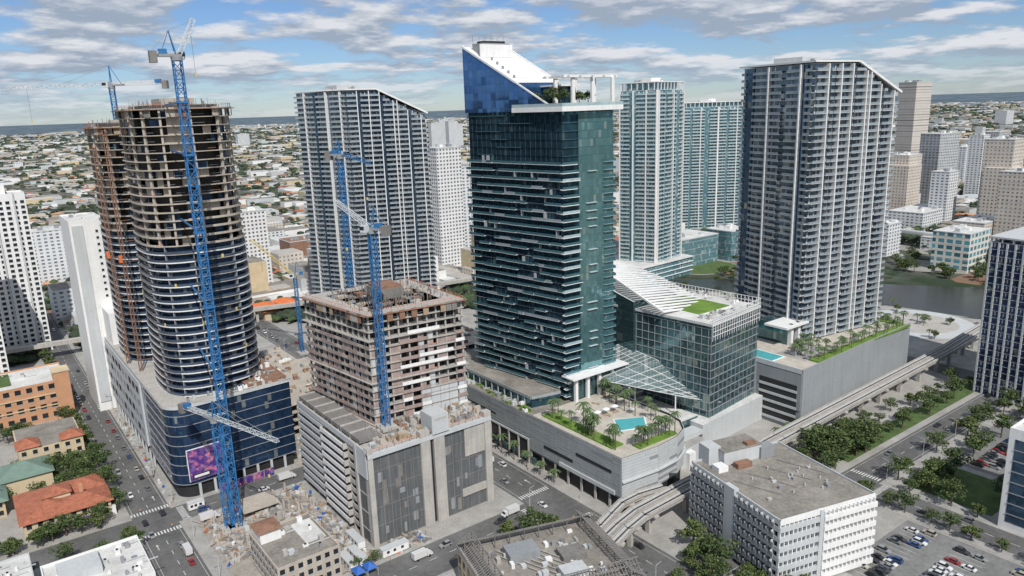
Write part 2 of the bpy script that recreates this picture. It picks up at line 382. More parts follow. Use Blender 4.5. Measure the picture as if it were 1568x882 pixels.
for (x,y,z1) in ((56.6,358,146),(54.4,374,140)):
    mb=MB();mb.lattice((x,y,39.9),(x,y,z1),1.2,2.6,'rust',.2)
    for z in range(45,int(z1),9): mb.beam((x,y,z),(x+5,y,z),.2,'rust')
    mb.box(x-1.9,x-.7,y-1,y+1,90,93,'orange');mb.obj('construction_hoist')
# ------------------------------------------------------------ cranes
def crane(name,x,y,z0,z1,m,jib,jibup,jl,cj,w=2.2,jm='cwhite',back=None,th=.28,ap=9):
    mb=MB();mb.box(x-3,x+3,y-3,y+3,z0,z0+1.2,'conc')
    mb.lattice((x,y,z0+1.2),(x,y,z1),w,w*1.15,m,th)
    mb.cyl(x,y,z1,z1+1.2,w*.75,w*.75,12,'grey')
    t=jib;d=Vector((math.cos(t),math.sin(t),0));up=Vector((0,0,1));c=Vector((x,y,z1+1.2))
    s=Vector((-d.y,d.x,0))
    mb.obox(x-d.x*2,y-d.y*2,z1+1.2,z1+2.0,3.5,1.2,t,'grey')
    cab=c+s*2+d*1.5;mb.obox(cab.x,cab.y,z1+.6,z1+3,1.3,.9,t,'cwhite');mb.obox(cab.x+d.x*.5,cab.y+d.y*.5,z1+1.4,z1+2.7,.9,.93,t,'cglass')
    cw=c-d*cj;mb.lattice(c+up*.8,cw+up*.8,1.3,2,jm,.18)
    mb.obox(cw.x,cw.y,z1-.6,z1+3.,1.1,1.4,t,'concd');mb.obox(cw.x+d.x*3,cw.y+d.y*3,z1+2,z1+3.6,1.2,1.,t,m)
    tip=c+(d*math.cos(jibup)+up*math.sin(jibup))*jl
    mb.lattice(c+d*1+up*1,tip+up*.5,1.3,2.0,jm,.18,tri=jibup<.1)
    apex=c+up*ap-d*(1.5 if jibup>.1 else 0)
    for e in (-.9,.9): mb.beam(c+s*e,apex,.28,m)
    mb.beam(c-d*5,apex,.2,m)
    mb.beam(apex,c+(tip-c)*.93+up*.8,.1,'grey');mb.beam(apex,cw+up*2,.1,'grey')
    if jibup<.1: mb.beam(apex,c+(tip-c)*.5+up*.8,.1,'grey')
    hk=c+(tip-c)*.8
    mb.beam(hk,hk-up*14,.07,'dark');mb.box(hk.x-.3,hk.x+.3,hk.y-.3,hk.y+.3,hk.z-15,hk.z-14,'yellow')
    if back:
        for z in back[2]: mb.beam((x,y,z),(back[0],back[1],z),.5,m);mb.beam((x+1.5,y,z),(back[0]+5,back[1],z),.4,m);mb.box(x-1.7,x+1.7,y-1.7,y+1.7,z-.3,z+.3,m)
    return mb.obj(name)
LEFT=math.atan2(.596,-.803);RIGHT=LEFT+math.pi;AWAY=math.atan2(.803,.596)
crane('tower_crane',66.3,266,0,168,'blue',AWAY-1.,1.05,13,7,2.5,back=(71,310,(60,86,112,138,155)),th=.34,ap=8)
crane('tower_crane',68,392,149,164,'blue',LEFT+.05,0,47,24,2.0,th=.34)
crane('tower_crane',63.5,268,0,43,'blue',math.atan2(-54,17),0,36,20,2.2,ap=7)
crane('tower_crane',115.5,236,36,109,'blue',AWAY+1.1,.55,17,6,2.2,ap=8)
crane('tower_crane',129,287,40,132,'blue',AWAY-1.9,-.25,14,5,2.0,jm='blue',ap=6)
crane('tower_crane',166,452,0,50,'blue',LEFT+.2,.8,34,7,1.8,jm='yellow')
# ------------------------------------------------------------ garage + concrete tower
def garage():
    mb=MB();x0,x1,y0,y1,Z=100,152,222,284,36
    P=[(x0,y1),(x0,y0)];F=[(x0,y0),(x1,y0)]
    mb.box(x0+7,x1-2,y0+3,y1-1,0,Z-1,'dim')
    fh=3.3
    for f in range(11):
        z=f*fh
        mb.box(x0+1.,x1-.4,y0+.5,y1,z-.25 if f else 0.05,z+.05,'concd' if f<10 else 'conc')
    mb.box(x0+.6,x1,y0+.3,y1,Z-1.2,Z-.6,'conc')
    L=y1-y0
    for f in range(1,11):
        z=f*fh
        mb.e(P[0],P[1],0,26,.1,.5,z-.5,z+1.15,'lgrey')
        mb.e(P[0],P[1],26,L-16,1.2-.0,1.5,z-.5,z+1.15,'white')
        mb.e(P[0],P[1],26,L-16,-1,1.2,z-.5,z-.2,'conc')
        mb.e(P[0],P[1],L-15.5,L-9,-.4,-.1,z-.5,z+1.1,'conc')
        mb.e(P[0],P[1],25.5,26,-1,1.6,z-.8,z+1.2,'conc');mb.e(P[0],P[1],L-16.2,L-15.5,-1,1.6,z-.8,z+1.2,'conc')
    for s in (0,13,26,36,L-16,L-9.5): mb.e(P[0],P[1],s,s+.8,-1.5,-.2,0,Z,'conc')
    mb.e(P[0],P[1],L-8,L,-1,.3,26,Z,'lgrey');mb.e(P[0],P[1],L-9,L-7.6,-1,.6,0,Z+.5,'conc')
    mb.e(P[0],P[1],L-7.6,L-.5,-.6,-.1,0,26,'screen');
    for z in (5,12,19,26): mb.e(P[0],P[1],L-7.6,L-.5,-.1,0.05,z,z+.4,'conc')
    W=x1-x0
    for a,b in ((0,2),(21,25),(26.5,31),(49,52)): mb.e(F[0],F[1],a,b,-2,.9,0,Z+1.5,'conc')
    for a,b in ((2,21),(31,49)):
        mb.e(F[0],F[1],a,b,-.6,-.1,0,Z-2,'screen')
        n=6 if a==2 else 5
        for i in range(n+1):
            s=a+(b-a)*i/n;mb.e(F[0],F[1],s-.12,s+.12,-.1,.15,0,Z-1,'concd')
        for z in range(0,35,7): mb.e(F[0],F[1],a,b,-.1,.04,z,z+.18,'concd')
        for i in range(14):
            s=RU(a,b-3);z=RU(1,30);o=RU(.0,.03);mb.e(F[0],F[1],s,s+RU(1,2.4),-.08,o,z,z+RU(2,6),'grey' if R()<.5 else ('concd' if R()<.6 else 'screen'))
    mb.e(F[0],F[1],25,26.5,-.6,-.3,0,Z,'dark')
    mb.e(F[0],F[1],0,W,-.3,1.1,Z-2.2,Z-.7,'lgrey')
    mb.e(F[0],F[1],40,49,.0,.4,22,34,'conc')
    mb.e(F[0],F[1],38,49,-.05,.6,6,9,'conc');
    mb.e(P[0],P[1],0,L,.05,.35,Z-1.2,Z+.9,'lgrey')
    mb.e((x1,y0),(x1,y1),0,L,-.2,.1,0,Z,'conc')
    for f in range(1,10): mb.e((x1,y0),(x1,y1),2,L-2,.1,.14,f*fh-.3,f*fh+1.1,'lgrey')
    for i in range(7):
        mb.box(101.5,110,y0+8+i*8,y0+15.4+i*8,Z+.2,Z+1.6,'concd')
        mb.box(101.5,110,y0+15.4+i*8,y0+16+i*8,Z-.6,Z+2,'conc')
    mb.box(126,133,y0-1.1,y0+7,Z-1,Z+6.5,'lgrey');mb.box(127,132,y0-1.2,y0,Z+4.5,Z+5.4,'conc')
    for _ in range(150):
        x,y=RU(102,150),RU(y0+1,y0+17);h=RU(.4,2.);mb.box(x,x+RU(.3,2.4),y,y+RU(.3,2),Z-.6,Z-.6+h,random.choice(['conc','wood','concd','grey','lgrey','rust','concb']))
    for _ in range(90):
        x,y=RU(102,150),RU(y0+1,y0+16);mb.beam((x,y,Z-.6),(x+RU(-.2,.2),y,Z+RU(1,3.5)),.12,random.choice(['rust','grey','concb']))
    for s in range(2,50,3): mb.beam((x0+s,y0-.2,Z-.6),(x0+s,y0-.2,Z+.9),.1,'rust')
    mb.beam((x0,y0-.2,Z+.8),(x1,y0-.2,Z+.8),.1,'orange')
    mb.obj('parking_garage')
    mb=MB();poly=[(114,242),(152.5,238),(154,285),(108,287)];z0=36;fh=3.27;n=13
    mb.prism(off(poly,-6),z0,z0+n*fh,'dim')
    for f in range(n+1):
        z=z0+f*fh;mb.prism(off(poly,.4 if f%5 else 1.1),z-.3,z,'conc')
        if f==n: break
        for k in (0,1,3):
            p,q=poly[k],poly[(k+1)%4];L=elen(p,q);nb=int(L/3.6);w=L/nb
            for i in range(nb):
                s=i*w
                mb.e(p,q,s,s+.55,-.9,-.2,z,z+fh-.3,'conc')
                r=R()
                if f<10:
                    if (i*7+k*3)%5 in (0,2) : mb.e(p,q,s+.5,s+w*.62,-.5,-.3,z,z+fh-.3,'pink' if r<.6 else 'lgrey')
                    elif r<.25: mb.e(p,q,s+.5,s+w,-.5,-.3,z,z+fh-.3,'pink')
                    if k==3 : mb.e(p,q,s,s+w,.35,.45,z+.0,z+1.05,'pink' if (i+f//4)%4 else 'concb')
                    elif (i//3+k)%2: mb.e(p,q,s,s+w,.32,.42,z-.3,z+1.1,'white' if R()<.3 else 'pink')
                if f<3 and k==0 and i>4: mb.e(p,q,s+.3,s+w,-.28,.0,z,z+fh-.3,'lgrey')
                if R()<.6: mb.e(p,q,s,s+w,.25,.32,z+1.0,z+1.07,'orange' if R()<.08 else 'grey')
                mb.e(p,q,s,s+w*.9,-3.6,-3.4,z,z+fh-.3,random.choice(['dim','dark','pink','concd']))
        if f in (6,7,10): 
            p,q=poly[0],poly[1];mb.e(p,q,RU(0,20),RU(22,34),.45,.55,z,z+1.3,'white')
    z=z0+n*fh
    for k in (0,1,3):
        p,q=poly[k],poly[(k+1)%4];L=elen(p,q)
        for i in range(int(L/2.4)):
            if R()<.45: mb.e(p,q,i*2.4,i*2.4+2.2,1.2,1.3,z-3.4,z+.2,random.choice(['conc','concb','concd','wood','rust']))
            mb.beam((p[0]+(q[0]-p[0])*i*2.4/L,p[1]+(q[1]-p[1])*i*2.4/L,z),(p[0]+(q[0]-p[0])*i*2.4/L,p[1]+(q[1]-p[1])*i*2.4/L,z+1.2),.09,'orange')
        mb.e(p,q,0,L,.0,.08,z+1.1,z+1.2,'orange');mb.e(p,q,-1,L+1,.4,1.7,z-.5,z-.3,'rust')
    for _ in range(520):
        x,y=RU(114,151),RU(244,282);h=RU(.8,3.);mb.beam((x,y,z),(x,y,z+h),RU(.06,.2),random.choice(['rust','concd','wood','grey','concd']))
    for _ in range(60):
        x,y=RU(114,147),RU(244,278);mb.box(x,x+RU(1,4),y,y+RU(1,4),z,z+RU(.2,1.),random.choice(['concd','wood','conc','concb','grey','grey','rust']))
    mb.box(128,138,258,270,z,z+4,'concd');mb.box(128.5,137.5,258.5,269.5,z+4,z+5,'rust')
    mb.obj('concrete_tower_under_construction')
garage()
# ------------------------------------------------------------ main glass tower
def main_tower():
    mb=MB();A,B,C,D=(206,239),(234,238),(230,298),(197,296);z0=22;zt=148
    poly=[A,B,C,D];fh=3.4
    b=off(poly,-.6)
    mb.prism(b,z0,zt,'gMain','conc')
    mb.e(A,B,8.5,elen(A,B),-.7,-.05,z0,zt-1,'gTeal');mb.e(B,C,0,elen(B,C),-.7,-.05,z0,zt,'gTeal')
    n=int((zt-z0)/fh)
    LD=elen(D,A);nb=17;w=LD/nb
    for f in range(n):
        z=z0+2+f*fh
        hi=z>127
        mb.prism(off(poly,-.35),z-.2,z+.05,'grey' if not hi else 'gMain')
        i=0
        while i<nb:
            g=random.choice((1,2,2,3));j=min(nb,i+g)
            if not hi and R()<.86 :
                s0,s1=i*w+.08,j*w-.08;dep=RU(.9,1.9)
                mb.e(D,A,s0,s1,-.3,dep,z-.26,z,'lgrey');mb.e(D,A,s0,s1,dep-.06,dep,z,z+1.05,'railt' if R()<.85 else 'rail')
                if R()<.15: mb.e(D,A,s0+.1,s0+.3,-.3,dep-.1,z,z+fh-.3,'grey')
            i=j
        if not hi:
            g=RU(6,9);mb.e(A,B,-1.6,g,-.3,1.5,z-.28,z,'white');mb.e(A,B,-1.5,g,1.42,1.5,z,z+1.05,'railt' if R()<.6 else 'raila')
            if R()<.5: mb.e(A,B,13+RU(-1,1),18,-.1,.9,z-.2,z,'lgrey')
            mb.e(A,B,22,28.6,-.1,1.1,z-.2,z,'raila');mb.e(A,B,22,28.6,1.05,1.1,z,z+1,'railt')
            LB=elen(B,C)
            mb.e(B,C,0,LB,-.1,1.,z-.2,z,'lgrey');mb.e(B,C,0,LB,.95,1.,z,z+1,'railt')
        else:
            mb.e(A,B,0,28,-.1,.05,z-.1,z+.1,'railt')
            if R()<.8: s=RU(0,30);mb.e(D,A,s,s+RU(8,26),-.4,.02,z-.15,z+.15,'railt')
    for s in range(0,58,3): mb.e(D,A,s,s+.1,-.6,-.38,z0,zt,'railn')
    T=[(203.4,236),(237,235),(235.5,268),(200.5,266)]
    mb.prism(T,147.6,149.6,'white','deck')
    for k in (0,1,3): p,q=T[k],T[(k+1)%4];mb.e(p,q,0,elen(p,q),-.3,-.15,149.6,150.9,'raila')
    zz=161
    for x,y in ((212,239),(222,238),(233,237.5),(212,250),(223,250),(234,250)): mb.box(x-.8,x+.8,y-.5,y+.5,149.6,zz,'white')
    for y in (238.2,249.5): mb.box(206,236,y-.5,y+.5,zz,zz+1.,'white')
    for x in (208,214.5,221,227.5,234): mb.box(x-.4,x+.4,236,253,zz+.01,zz+.8,'white')
    mb.box(216,226,252,264,149.6,158,'gMain');mb.box(215,227,251,265,158,158.7,'white')
    def wp(y,xo=0): return 206+(y-239)/(296-239)*(197-206)+xo
    y0,y1=264,296.3
    zl,zh=160,177
    xa0,xa1=wp(y0)-.4,wp(y1)-.4
    v=[(xa1,y1,zt),(xa0,y0,zt),(xa0+24,y0,zt),(xa1+25,y1,zt),(xa1,y1,zh),(xa0,y0,zl),(xa0+24,y0,zl),(xa1+25,y1,zh)]
    bb=len(mb.v);mb.v+=v;gi=mb.mid('gCrown');wi=mb.mid('white')
    for q,mm in (((0,1,5,4),gi),((1,2,6,5),gi),((2,3,7,6),gi),((3,0,4,7),gi),((4,5,6,7),wi)): mb.f.append(tuple(bb+i for i in q));mb.mi.append(mm)
    def qd(ya,za,yb,zb,m,o=-.5):
        xa,xb=wp(ya)+o,wp(yb)+o
        mb.hexa([(xa,ya,zt-.5),(xa+.4,ya,zt-.5),(xb+.4,yb,zt-.5),(xb,yb,zt-.5),(xa,ya,za),(xa+.4,ya,za),(xb+.4,yb,zb),(xb,yb,zb)],m)
    qd(264,160,246,150.2,'gCrown')
    mb.beam((wp(296)-.5,296.5,zh+.2),(wp(264)-.5,264,zl+.2),.8,'white');mb.beam((wp(264)-.5,264,zl+.2),(wp(246)-.5,246,150.6),.6,'white')
    mb.beam((xa1+25,y1,zh+.2),(xa0+24,y0,zl+.2),.8,'white')
    sl=(zh-zl)/(y1-y0)
    mb.box(xa1+4,xa1+20,287,294,zh-5,zh+1.2,'grey');mb.box(xa1+6,xa1+18,288,293,zh+1,zh+2.2,'dark')
    mb.box(xa1+3,xa1+21,286.5,287,zh-5,zh+.6,'white')
    for i in range(6): x=xa1+3+i*3.4;mb.beam((x,292,zh),(x,292,zh+4.5),.15,'grey');mb.beam((x,292,zh+4.5),(x+2,289,zh+5),.15,'grey')
    for i in range(5):
        y=268+i*4;mb.box(xa0+2,xa0+3,y,y+.4,zl+(y-y0)*sl,zl+(y-y0)*sl+1.4,'grey')
    for i in range(7):
        t=i/7;ya=y0+(y1-y0)*t;mb.beam((xa0+(xa1-xa0)*t+.5,ya,zl+(zh-zl)*t+.05),(xa0+(xa1-xa0)*t+24,ya,zl+(zh-zl)*t+.05),.16,'lgrey')
    for s in (3,10,17,24): mb.e(A,B,s,s+1.2,.3,1.5,22,30,'white')
    mb.e(A,B,-1,29,-.2,2.2,30,31,'white')
    mb.obj('glass_skyscraper')
main_tower()
# ------------------------------------------------------------ louver walls
def louver(mb,p,q,z0,z1,m,step=1.1,gap=.25,o=.25,dk='dark'):
    L=elen(p,q)
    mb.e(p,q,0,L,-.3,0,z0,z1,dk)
    z=z0
    while z<z1-.2:
        s=0
        while s<L:
            e=min(L,s+RU(6,14));mb.e(p,q,s+.03,e-.03,.0,o+RU(-.06,.06),z+gap,min(z1,z+step),m if R()<.9 else 'grey');s=e
        z+=step
def main_podium():
    mb=MB()
    poly=[(182,236),(182,181)]
    poly+=[(200,179.5),(212,180.5),(220,184),(225,190),(227,198),(226,236)]
    poly2=poly
    mb.prism(off(poly2,-1.),0,6,'dark');mb.prism(off(poly2,-.35),6,22,'grey','deck')
    for i in range(len(poly2)-1):
        p,q=poly2[i],poly2[i+1]
        louver(mb,p,q,7,22.8,'mgrey' if i==0 else 'lgrey',1.25,.14)
        if i>0: mb.e(p,q,0,elen(p,q),.3,1.2,13,13.5,'lgrey')
    for s in range(0,55,8): mb.e(poly[0],poly[1],s,s+1,-.6,-.1,0,7,'conc')
    P=[(182,330),(182,236)]
    mb.prism([(182.4,330),(182.4,236),(300,236),(300,330)],0,21.5,'grey','roofg')
    louver(mb,P[0],P[1],12,22.5,'mgrey',1.5,.12);mb.e(P[0],P[1],0,94,-.2,.6,10.8,11.6,'lgrey')
    # second tier under the tower
    mb.prism([(189,318),(189,243),(203,240),(206,244),(206,318)],21.4,26.5,'gMain','roofg');mb.e((189,318),(189,243),0,75,.02,.5,25.6,26.9,'mgrey');mb.e((189,243),(203,240),0,14.3,.02,.5,25.6,26.9,'mgrey')
    for s in range(0,75,5): mb.e((189,318),(189,243),s,s+.5,.02,.3,21.5,25.6,'lgrey')
    roofclutter(mb,183.5,187,240,318,21.5,26);roofclutter(mb,236,245,238,300,21.5,20)
    for _ in range(50):
        x,y=RU(183.5,188),RU(238,318);mb.box(x,x+RU(.5,1.5),y,y+RU(1,3),21.5,22.1,'groof')
    mb.e(P[0],P[1],0,94,0.02,.08,0,10.8,'dark')
    for s in range(2,94,7): mb.e(P[0],P[1],s,s+.8,.08,.6,0,10.8,'conc');mb.e(P[0],P[1],s+2,s+5.5,.09,.14,1,4,'gOff')
    for s,l,z in ((8,22,13),(40,30,15),(14,18,18)): mb.e(P[0],P[1],s,s+l,.3,.34,z,z+.9,'dark')
    for s,l,z in ((10,18,11),(30,20,15)): mb.e(poly[0],poly[1],s,s+l,.28,.36,z,z+1.3,'dark')
    mb.e(poly[0],poly[1],20,52,.3,.8,7,8.6,'lgrey')
    mb.e(P[0],P[1],30,66,.6,6,4.2,4.8,'white')
    mb.prism([(227,203),(252,203),(252,236),(227,236)],0,13,'gOff','roofw')
    mb.prism([(226,190),(244,192),(244,203),(226,203)],0,8,'lgrey','pave')
    mb.box(229,233,188,191,0,7,'white');mb.box(230,248,196,202,8,10,'lgrey')
    mb.prism([(200,200),(211,196),(217,203),(206,209)],22.02,22.25,'teal');mb.prism([(199,200),(211,195),(218,203),(206,210)],22.0,22.12,'white')
    mb.box(186,192,190,232,22,22.6,'groof');mb.box(194,215,183,187,22,22.6,'groof')
    for _ in range(30):
        x,y=RU(193,222),RU(190,232)
        if 197<x<219 and 194<y<212: continue
        mb.box(x,x+.8,y,y+1.9,22,22.4,random.choice(['white','wood','lgrey']))
    for i in range(4): mb.box(196+i*5,199+i*5,214,217,22,22.15,'wood');mb.cyl(197.5+i*5,215.5,22.1,24.6,.08,.08,6,'lgrey');mb.cyl(197.5+i*5,215.5,24.6,25.3,1.7,.1,10,'white')
    for x in (207,214,221,229): mb.box(x,x+1.4,234,235.4,22,33,'white')
    mb.box(204,238,232,240,33,33.6,'white')
    mb.box(207,232,236,246,22,33,'gOff')
    mb.obj('shopping_centre_podium')
    mb=MB()
    def strip(a,b,c,d,n,m):
        a,b,c,d=map(Vector,(a,b,c,d))
        for i in range(n):
            t0,t1=i/n,(i+.96)/n
            mb.quad([a.lerp(b,t0),a.lerp(b,t1),d.lerp(c,t1),d.lerp(c,t0)],m)
        for t in (0,.25,.5,.75,1): mb.beam(a.lerp(d,t),b.lerp(c,t),.22,'white')
        for t in [i/8 for i in range(9)]: mb.beam(a.lerp(b,t),d.lerp(c,t),.16,'white')
    strip((222,232,29),(250,205,21),(264,200,17),(252,228,33),10,'solar')
    strip((228,250,34),(222,232,29),(252,228,33),(250,250,36),8,'solar')
    for x,y,z in ((230,224,26),(245,210,22),(240,230,30)): mb.cyl(x,y,8,z,.3,.3,8,'white')
    mb.obj('glass_canopy')
main_podium()
def glass_office():
    mb=MB();A,B,C,D=(255,199),(296,204),(291,262),(249,258);poly=[A,B,C,D];Z=55
    mb.prism(off(poly,-.3),0,Z,'gOff','roofw')
    mb.prism([(247,196),(300,200),(300,262),(247,262)],0,12,'lgrey','roofw')
    for f in range(3,15):
        z=f*3.8
        if z>Z: break
        mb.prism(off(poly,-.05),z-.12,z+.12,'mgrey')
    for k in (0,3):
        p,q=poly[k],poly[(k+1)%4];L=elen(p,q);s=0
        while s<L: mb.e(p,q,s,s+.1,-.3,.0,12,Z,'grey');s+=3.6
    mb.prism(off(poly,.5),Z-.4,Z+.8,'lgrey','roofw')
    for k in (0,1):
        p,q=poly[k],poly[(k+1)%4];L=elen(p,q)
        for i in range(int(L/2)):
            s=i*2.;mb.e(p,q,s,s+.2,.4,.6,Z-7,Z+4,'white')
        for z in (Z-5,Z-3,Z,Z+2,Z+4): mb.e(p,q,0,L,.4,.62,z,z+.2,'white')
    mb.box(262,284,212,240,Z+.8,Z+1.4,'groof');mb.box(261,285,211,241,Z+.7,Z+1.1,'white')
    roofclutter(mb,286,293,208,250,Z+.8,14);roofclutter(mb,257,290,203,209,Z+.8,14)
    for i in range(30):
        t=i/29;yy=222+t*60;zz=Z+3+15*math.sin(t*math.pi*.5)
        mb.hexa([(250,yy,zz-.6),(285-10*t,yy,zz-4),(285-10*t,yy+1.4,zz-4),(250,yy+1.4,zz-.2),(250,yy,zz-.3),(285-10*t,yy,zz-3.7),(285-10*t,yy+1.4,zz-3.7),(250,yy+1.4,zz+.1)],'white')
    mb.prism([(249.5,286),(249.2,240),(284,244),(280,286)],Z-42,[Z+14,Z+4,Z+2,Z+10],'gOff','lgrey')
    mb.beam((249.6,222,Z+2.6),(249.6,252,Z+13),.8,'white');mb.beam((249.6,252,Z+13),(249.6,284,Z+18),.8,'white')
    for f in range(4,14):
        mb.e((249.5,286),(249.5,258),0,28,-.05,.12,f*3.8-.2,f*3.8+.2,'lgrey')
    mb.obj('glass_office_building')
glass_office()
# ------------------------------------------------------------ residential towers
def resi(name,poly,z0,z1,fh,pats,gm,rail,slabm='lgrey',fin='lgrey',strip='gStrip',slope=None,dep=1.6,crown=None,finout=1.9):
    mb=MB();n=int((z1-z0)/fh)
    for f in range(n+1):
        z=z0+f*fh;P=list(poly)
        def cut(z):
            if slope and z>slope[0]:
                t=1-(z-slope[0])/(z1-slope[0])*slope[1]
                A,B,C,D=poly;return [A,(A[0]+(B[0]-A[0])*t,A[1]+(B[1]-A[1])*t),(D[0]+(C[0]-D[0])*t,D[1]+(C[1]-D[1])*t),D]
            return list(poly)
        P=cut(z+fh if f<n else z)
        if f<n: mb.prism(off(P,-.4),z,z+fh,gm)
        mb.prism(off(P,.0),z-.2,z+.04,slabm)
        if f==n: break
        for k,pat in pats.items():
            p,q=P[k],P[(k+1)%4];L0=elen(poly[k],poly[(k+1)%4]);L=elen(p,q)
            WD={'|':.7,'B':4.,'G':3.,'S':2.6,'W':2.,'b':2.6}
            tot=sum(WD[c] for c in pat);sc=L0/tot;s=0
            for c in pat:
                w=WD[c]*sc
                e=min(s+w,L)
                if s>=L-.3: break
                if c=='|': mb.e(p,q,s,e,-.4,finout,z-.2,z+fh-.2,fin)
                elif c in 'Bb':
                    d=dep if c=='B' else dep*.7
                    mb.e(p,q,s,e,-.1,d,z-.24,z,slabm);mb.e(p,q,s,e,d-.06,d,z,z+1.05,rail)
                    if R()<.5: mb.e(p,q,s+w*.3,min(L,s+w*.5),-.42,-.3,z,z+2.6,'lgrey' if R()<.4 else slabm)
                elif c=='S': mb.e(p,q,s,e,-.3,.15,z-.2,z+fh-.2,strip)
                elif c=='W': mb.e(p,q,s,e,-.3,.2,z-.2,z+fh-.2,fin)
                s+=w
    if slope:
        A,B,C,D=poly;t=1-slope[1];zt=z0+n*fh
        o=off([A,B,C,D],1.5);oA,oB,oC,oD=o
        n1=(oA[0]+(oB[0]-oA[0])*t,oA[1]+(oB[1]-oA[1])*t);n2=(oD[0]+(oC[0]-oD[0])*t,oD[1]+(oC[1]-oD[1])*t)
        mb.prism([oA,n1,n2,oD],zt+.5,zt+1.3,fin,'roofw')
        for p,q in ((n1,oB),(n2,oC)): mb.beam((*p,zt+.8),(*q,slope[0]+1.),1.1,fin)
        mb.quad([(*n1,zt+.9),(*oB,slope[0]+1.1),(*oC,slope[0]+1.1),(*n2,zt+.9)],'roofw')
        cx=(A[0]+n2[0])/2;cy=(A[1]+n2[1])/2;mb.box(cx-8,cx+8,cy-8,cy+8,zt+1.3,zt+4,'lgrey')
        roofclutter(mb,cx-12,cx+12,cy-12,cy+12,zt+1.3,14)
    if crown:
        zt=z0+n*fh;mb.prism(off(poly,-3),zt,zt+crown,gm)
        mb.prism(off(poly,.6),zt+crown,zt+crown+.8,fin)
        for k in range(4):
            p,q=poly[k],poly[(k+1)%4];L=elen(p,q);i=0
            while i<L: mb.e(p,q,i,i+.6,-.4,.3,zt,zt+crown,fin);i+=5
        cx=sum(p[0] for p in poly)/4;cy=sum(p[1] for p in poly)/4;mb.box(cx-6,cx+6,cy-6,cy+6,zt+crown,zt+crown+4,fin);roofclutter(mb,cx-10,cx+10,cy-10,cy+10,zt+crown+.8,10)
    return mb.obj(name)
resi('condominium_tower',[(334,206),(394,197),(401,243),(345,254)],30,168.5,3.3,{0:'BB|SbB|BB|SBB|b|BB|SBB|B',3:'bSSbBB|BBGBB|SB',1:'BB|BB|BB|BB'},'gGrey','rail',fin='white',slope=(150,.52))
resi('condominium_tower',[(221,474),(271,458),(286,494),(201,512)],12,165,3.3,{0:'BB|SbB|BB|SBB|b|BB|SBB|B',3:'BB|BbSBB|GBB|B',1:'BB|BB|BB|BB'},'gGrey','rail',fin='white',slope=(147,.62))
resi('white_condominium_tower',[(475,432),(514,439),(506,478),(463,463)],0,162,3.4,{0:'|BBSBB|BSSB|',3:'|BBS|SBB|BB|',1:'BB|BB|BB'},'gAqua','raila','white','white','gAqua',crown=6)
resi('white_condominium_tower',[(668,572),(735,533),(760,572),(690,612)],0,144,3.4,{0:'|BBSBB|BSSBB||BBSBB|BSB|',3:'|BBS|SBB|BB|',1:'BB|BB'},'gAqua','raila','white','white','gAqua',crown=5)
resi('blue_condominium_tower',[(402,112),(447,108),(451,149),(405,150)],0,80,3.4,{0:'|b|b|b|b|b|b|b|b|b|',3:'|b|b|b|b|b|b|b|b|b|b|'},'gBlue','gBlue','lgrey','lgrey','gBlue',crown=2,dep=.5,finout=.7)
def right_podium():
    mb=MB();A,B=(296,180),(403,184);Z=29
    mb.prism([A,B,(403,262),(296,262)],0,Z,'grey','deck')
    L=elen(A,B)
    for s in range(0,int(L),9): mb.e(A,B,s,min(L,s+8.94),0,.5,7,Z+1,'mgrey')
    for i in range(14): mb.e(A,B,0,L,.5,.53,8+i*1.6,8.1+i*1.6,'grey')
    mb.e(A,B,0,L,.02,.06,0,7,'dark')
    for s in range(0,int(L),8): mb.e(A,B,s,s+1.,.06,.5,0,7,'conc')
    p,q=(296,262),A;Lp=elen(p,q)
    mb.e(p,q,Lp-26,Lp,.0,.4,10,Z+1,'grey')
    for z in (2,6,10,14,18): mb.e(p,q,Lp-22,Lp-2,.4,.7,z,z+1.2,'lgrey');mb.e(p,q,Lp-22,Lp-2,.4,.44,z+1.2,z+3.8,'dark')
    mb.e(p,q,Lp-30,Lp-24,.2,1,0,Z+2,'grey')
    mb.e(p,q,0,Lp,.05,.6,Z-1,Z+1.2,'lgrey')
    mb.prism([(299,198),(308,198),(308,240),(299,240)],Z,Z+.2,'teal');mb.prism([(298,197),(309,197),(309,241),(298,241)],Z,Z+.1,'white')
    mb.box(312,400,182,187,Z,Z+.7,'groof');mb.box(310,334,187,203,Z,Z+.15,'pave');mb.box(397,402,187,255,Z,Z+.7,'groof')
    for x in (325,331): mb.box(x,x+2,205,207,Z,Z+11,'white')
    mb.box(318,337,203,216,Z+10,Z+11,'white');mb.box(325,336,207,225,Z,Z+10,'gOff')
    roofclutter(mb,312,330,190,200,Z+.15,10)
    mb.obj('parking_podium_building')
right_podium()
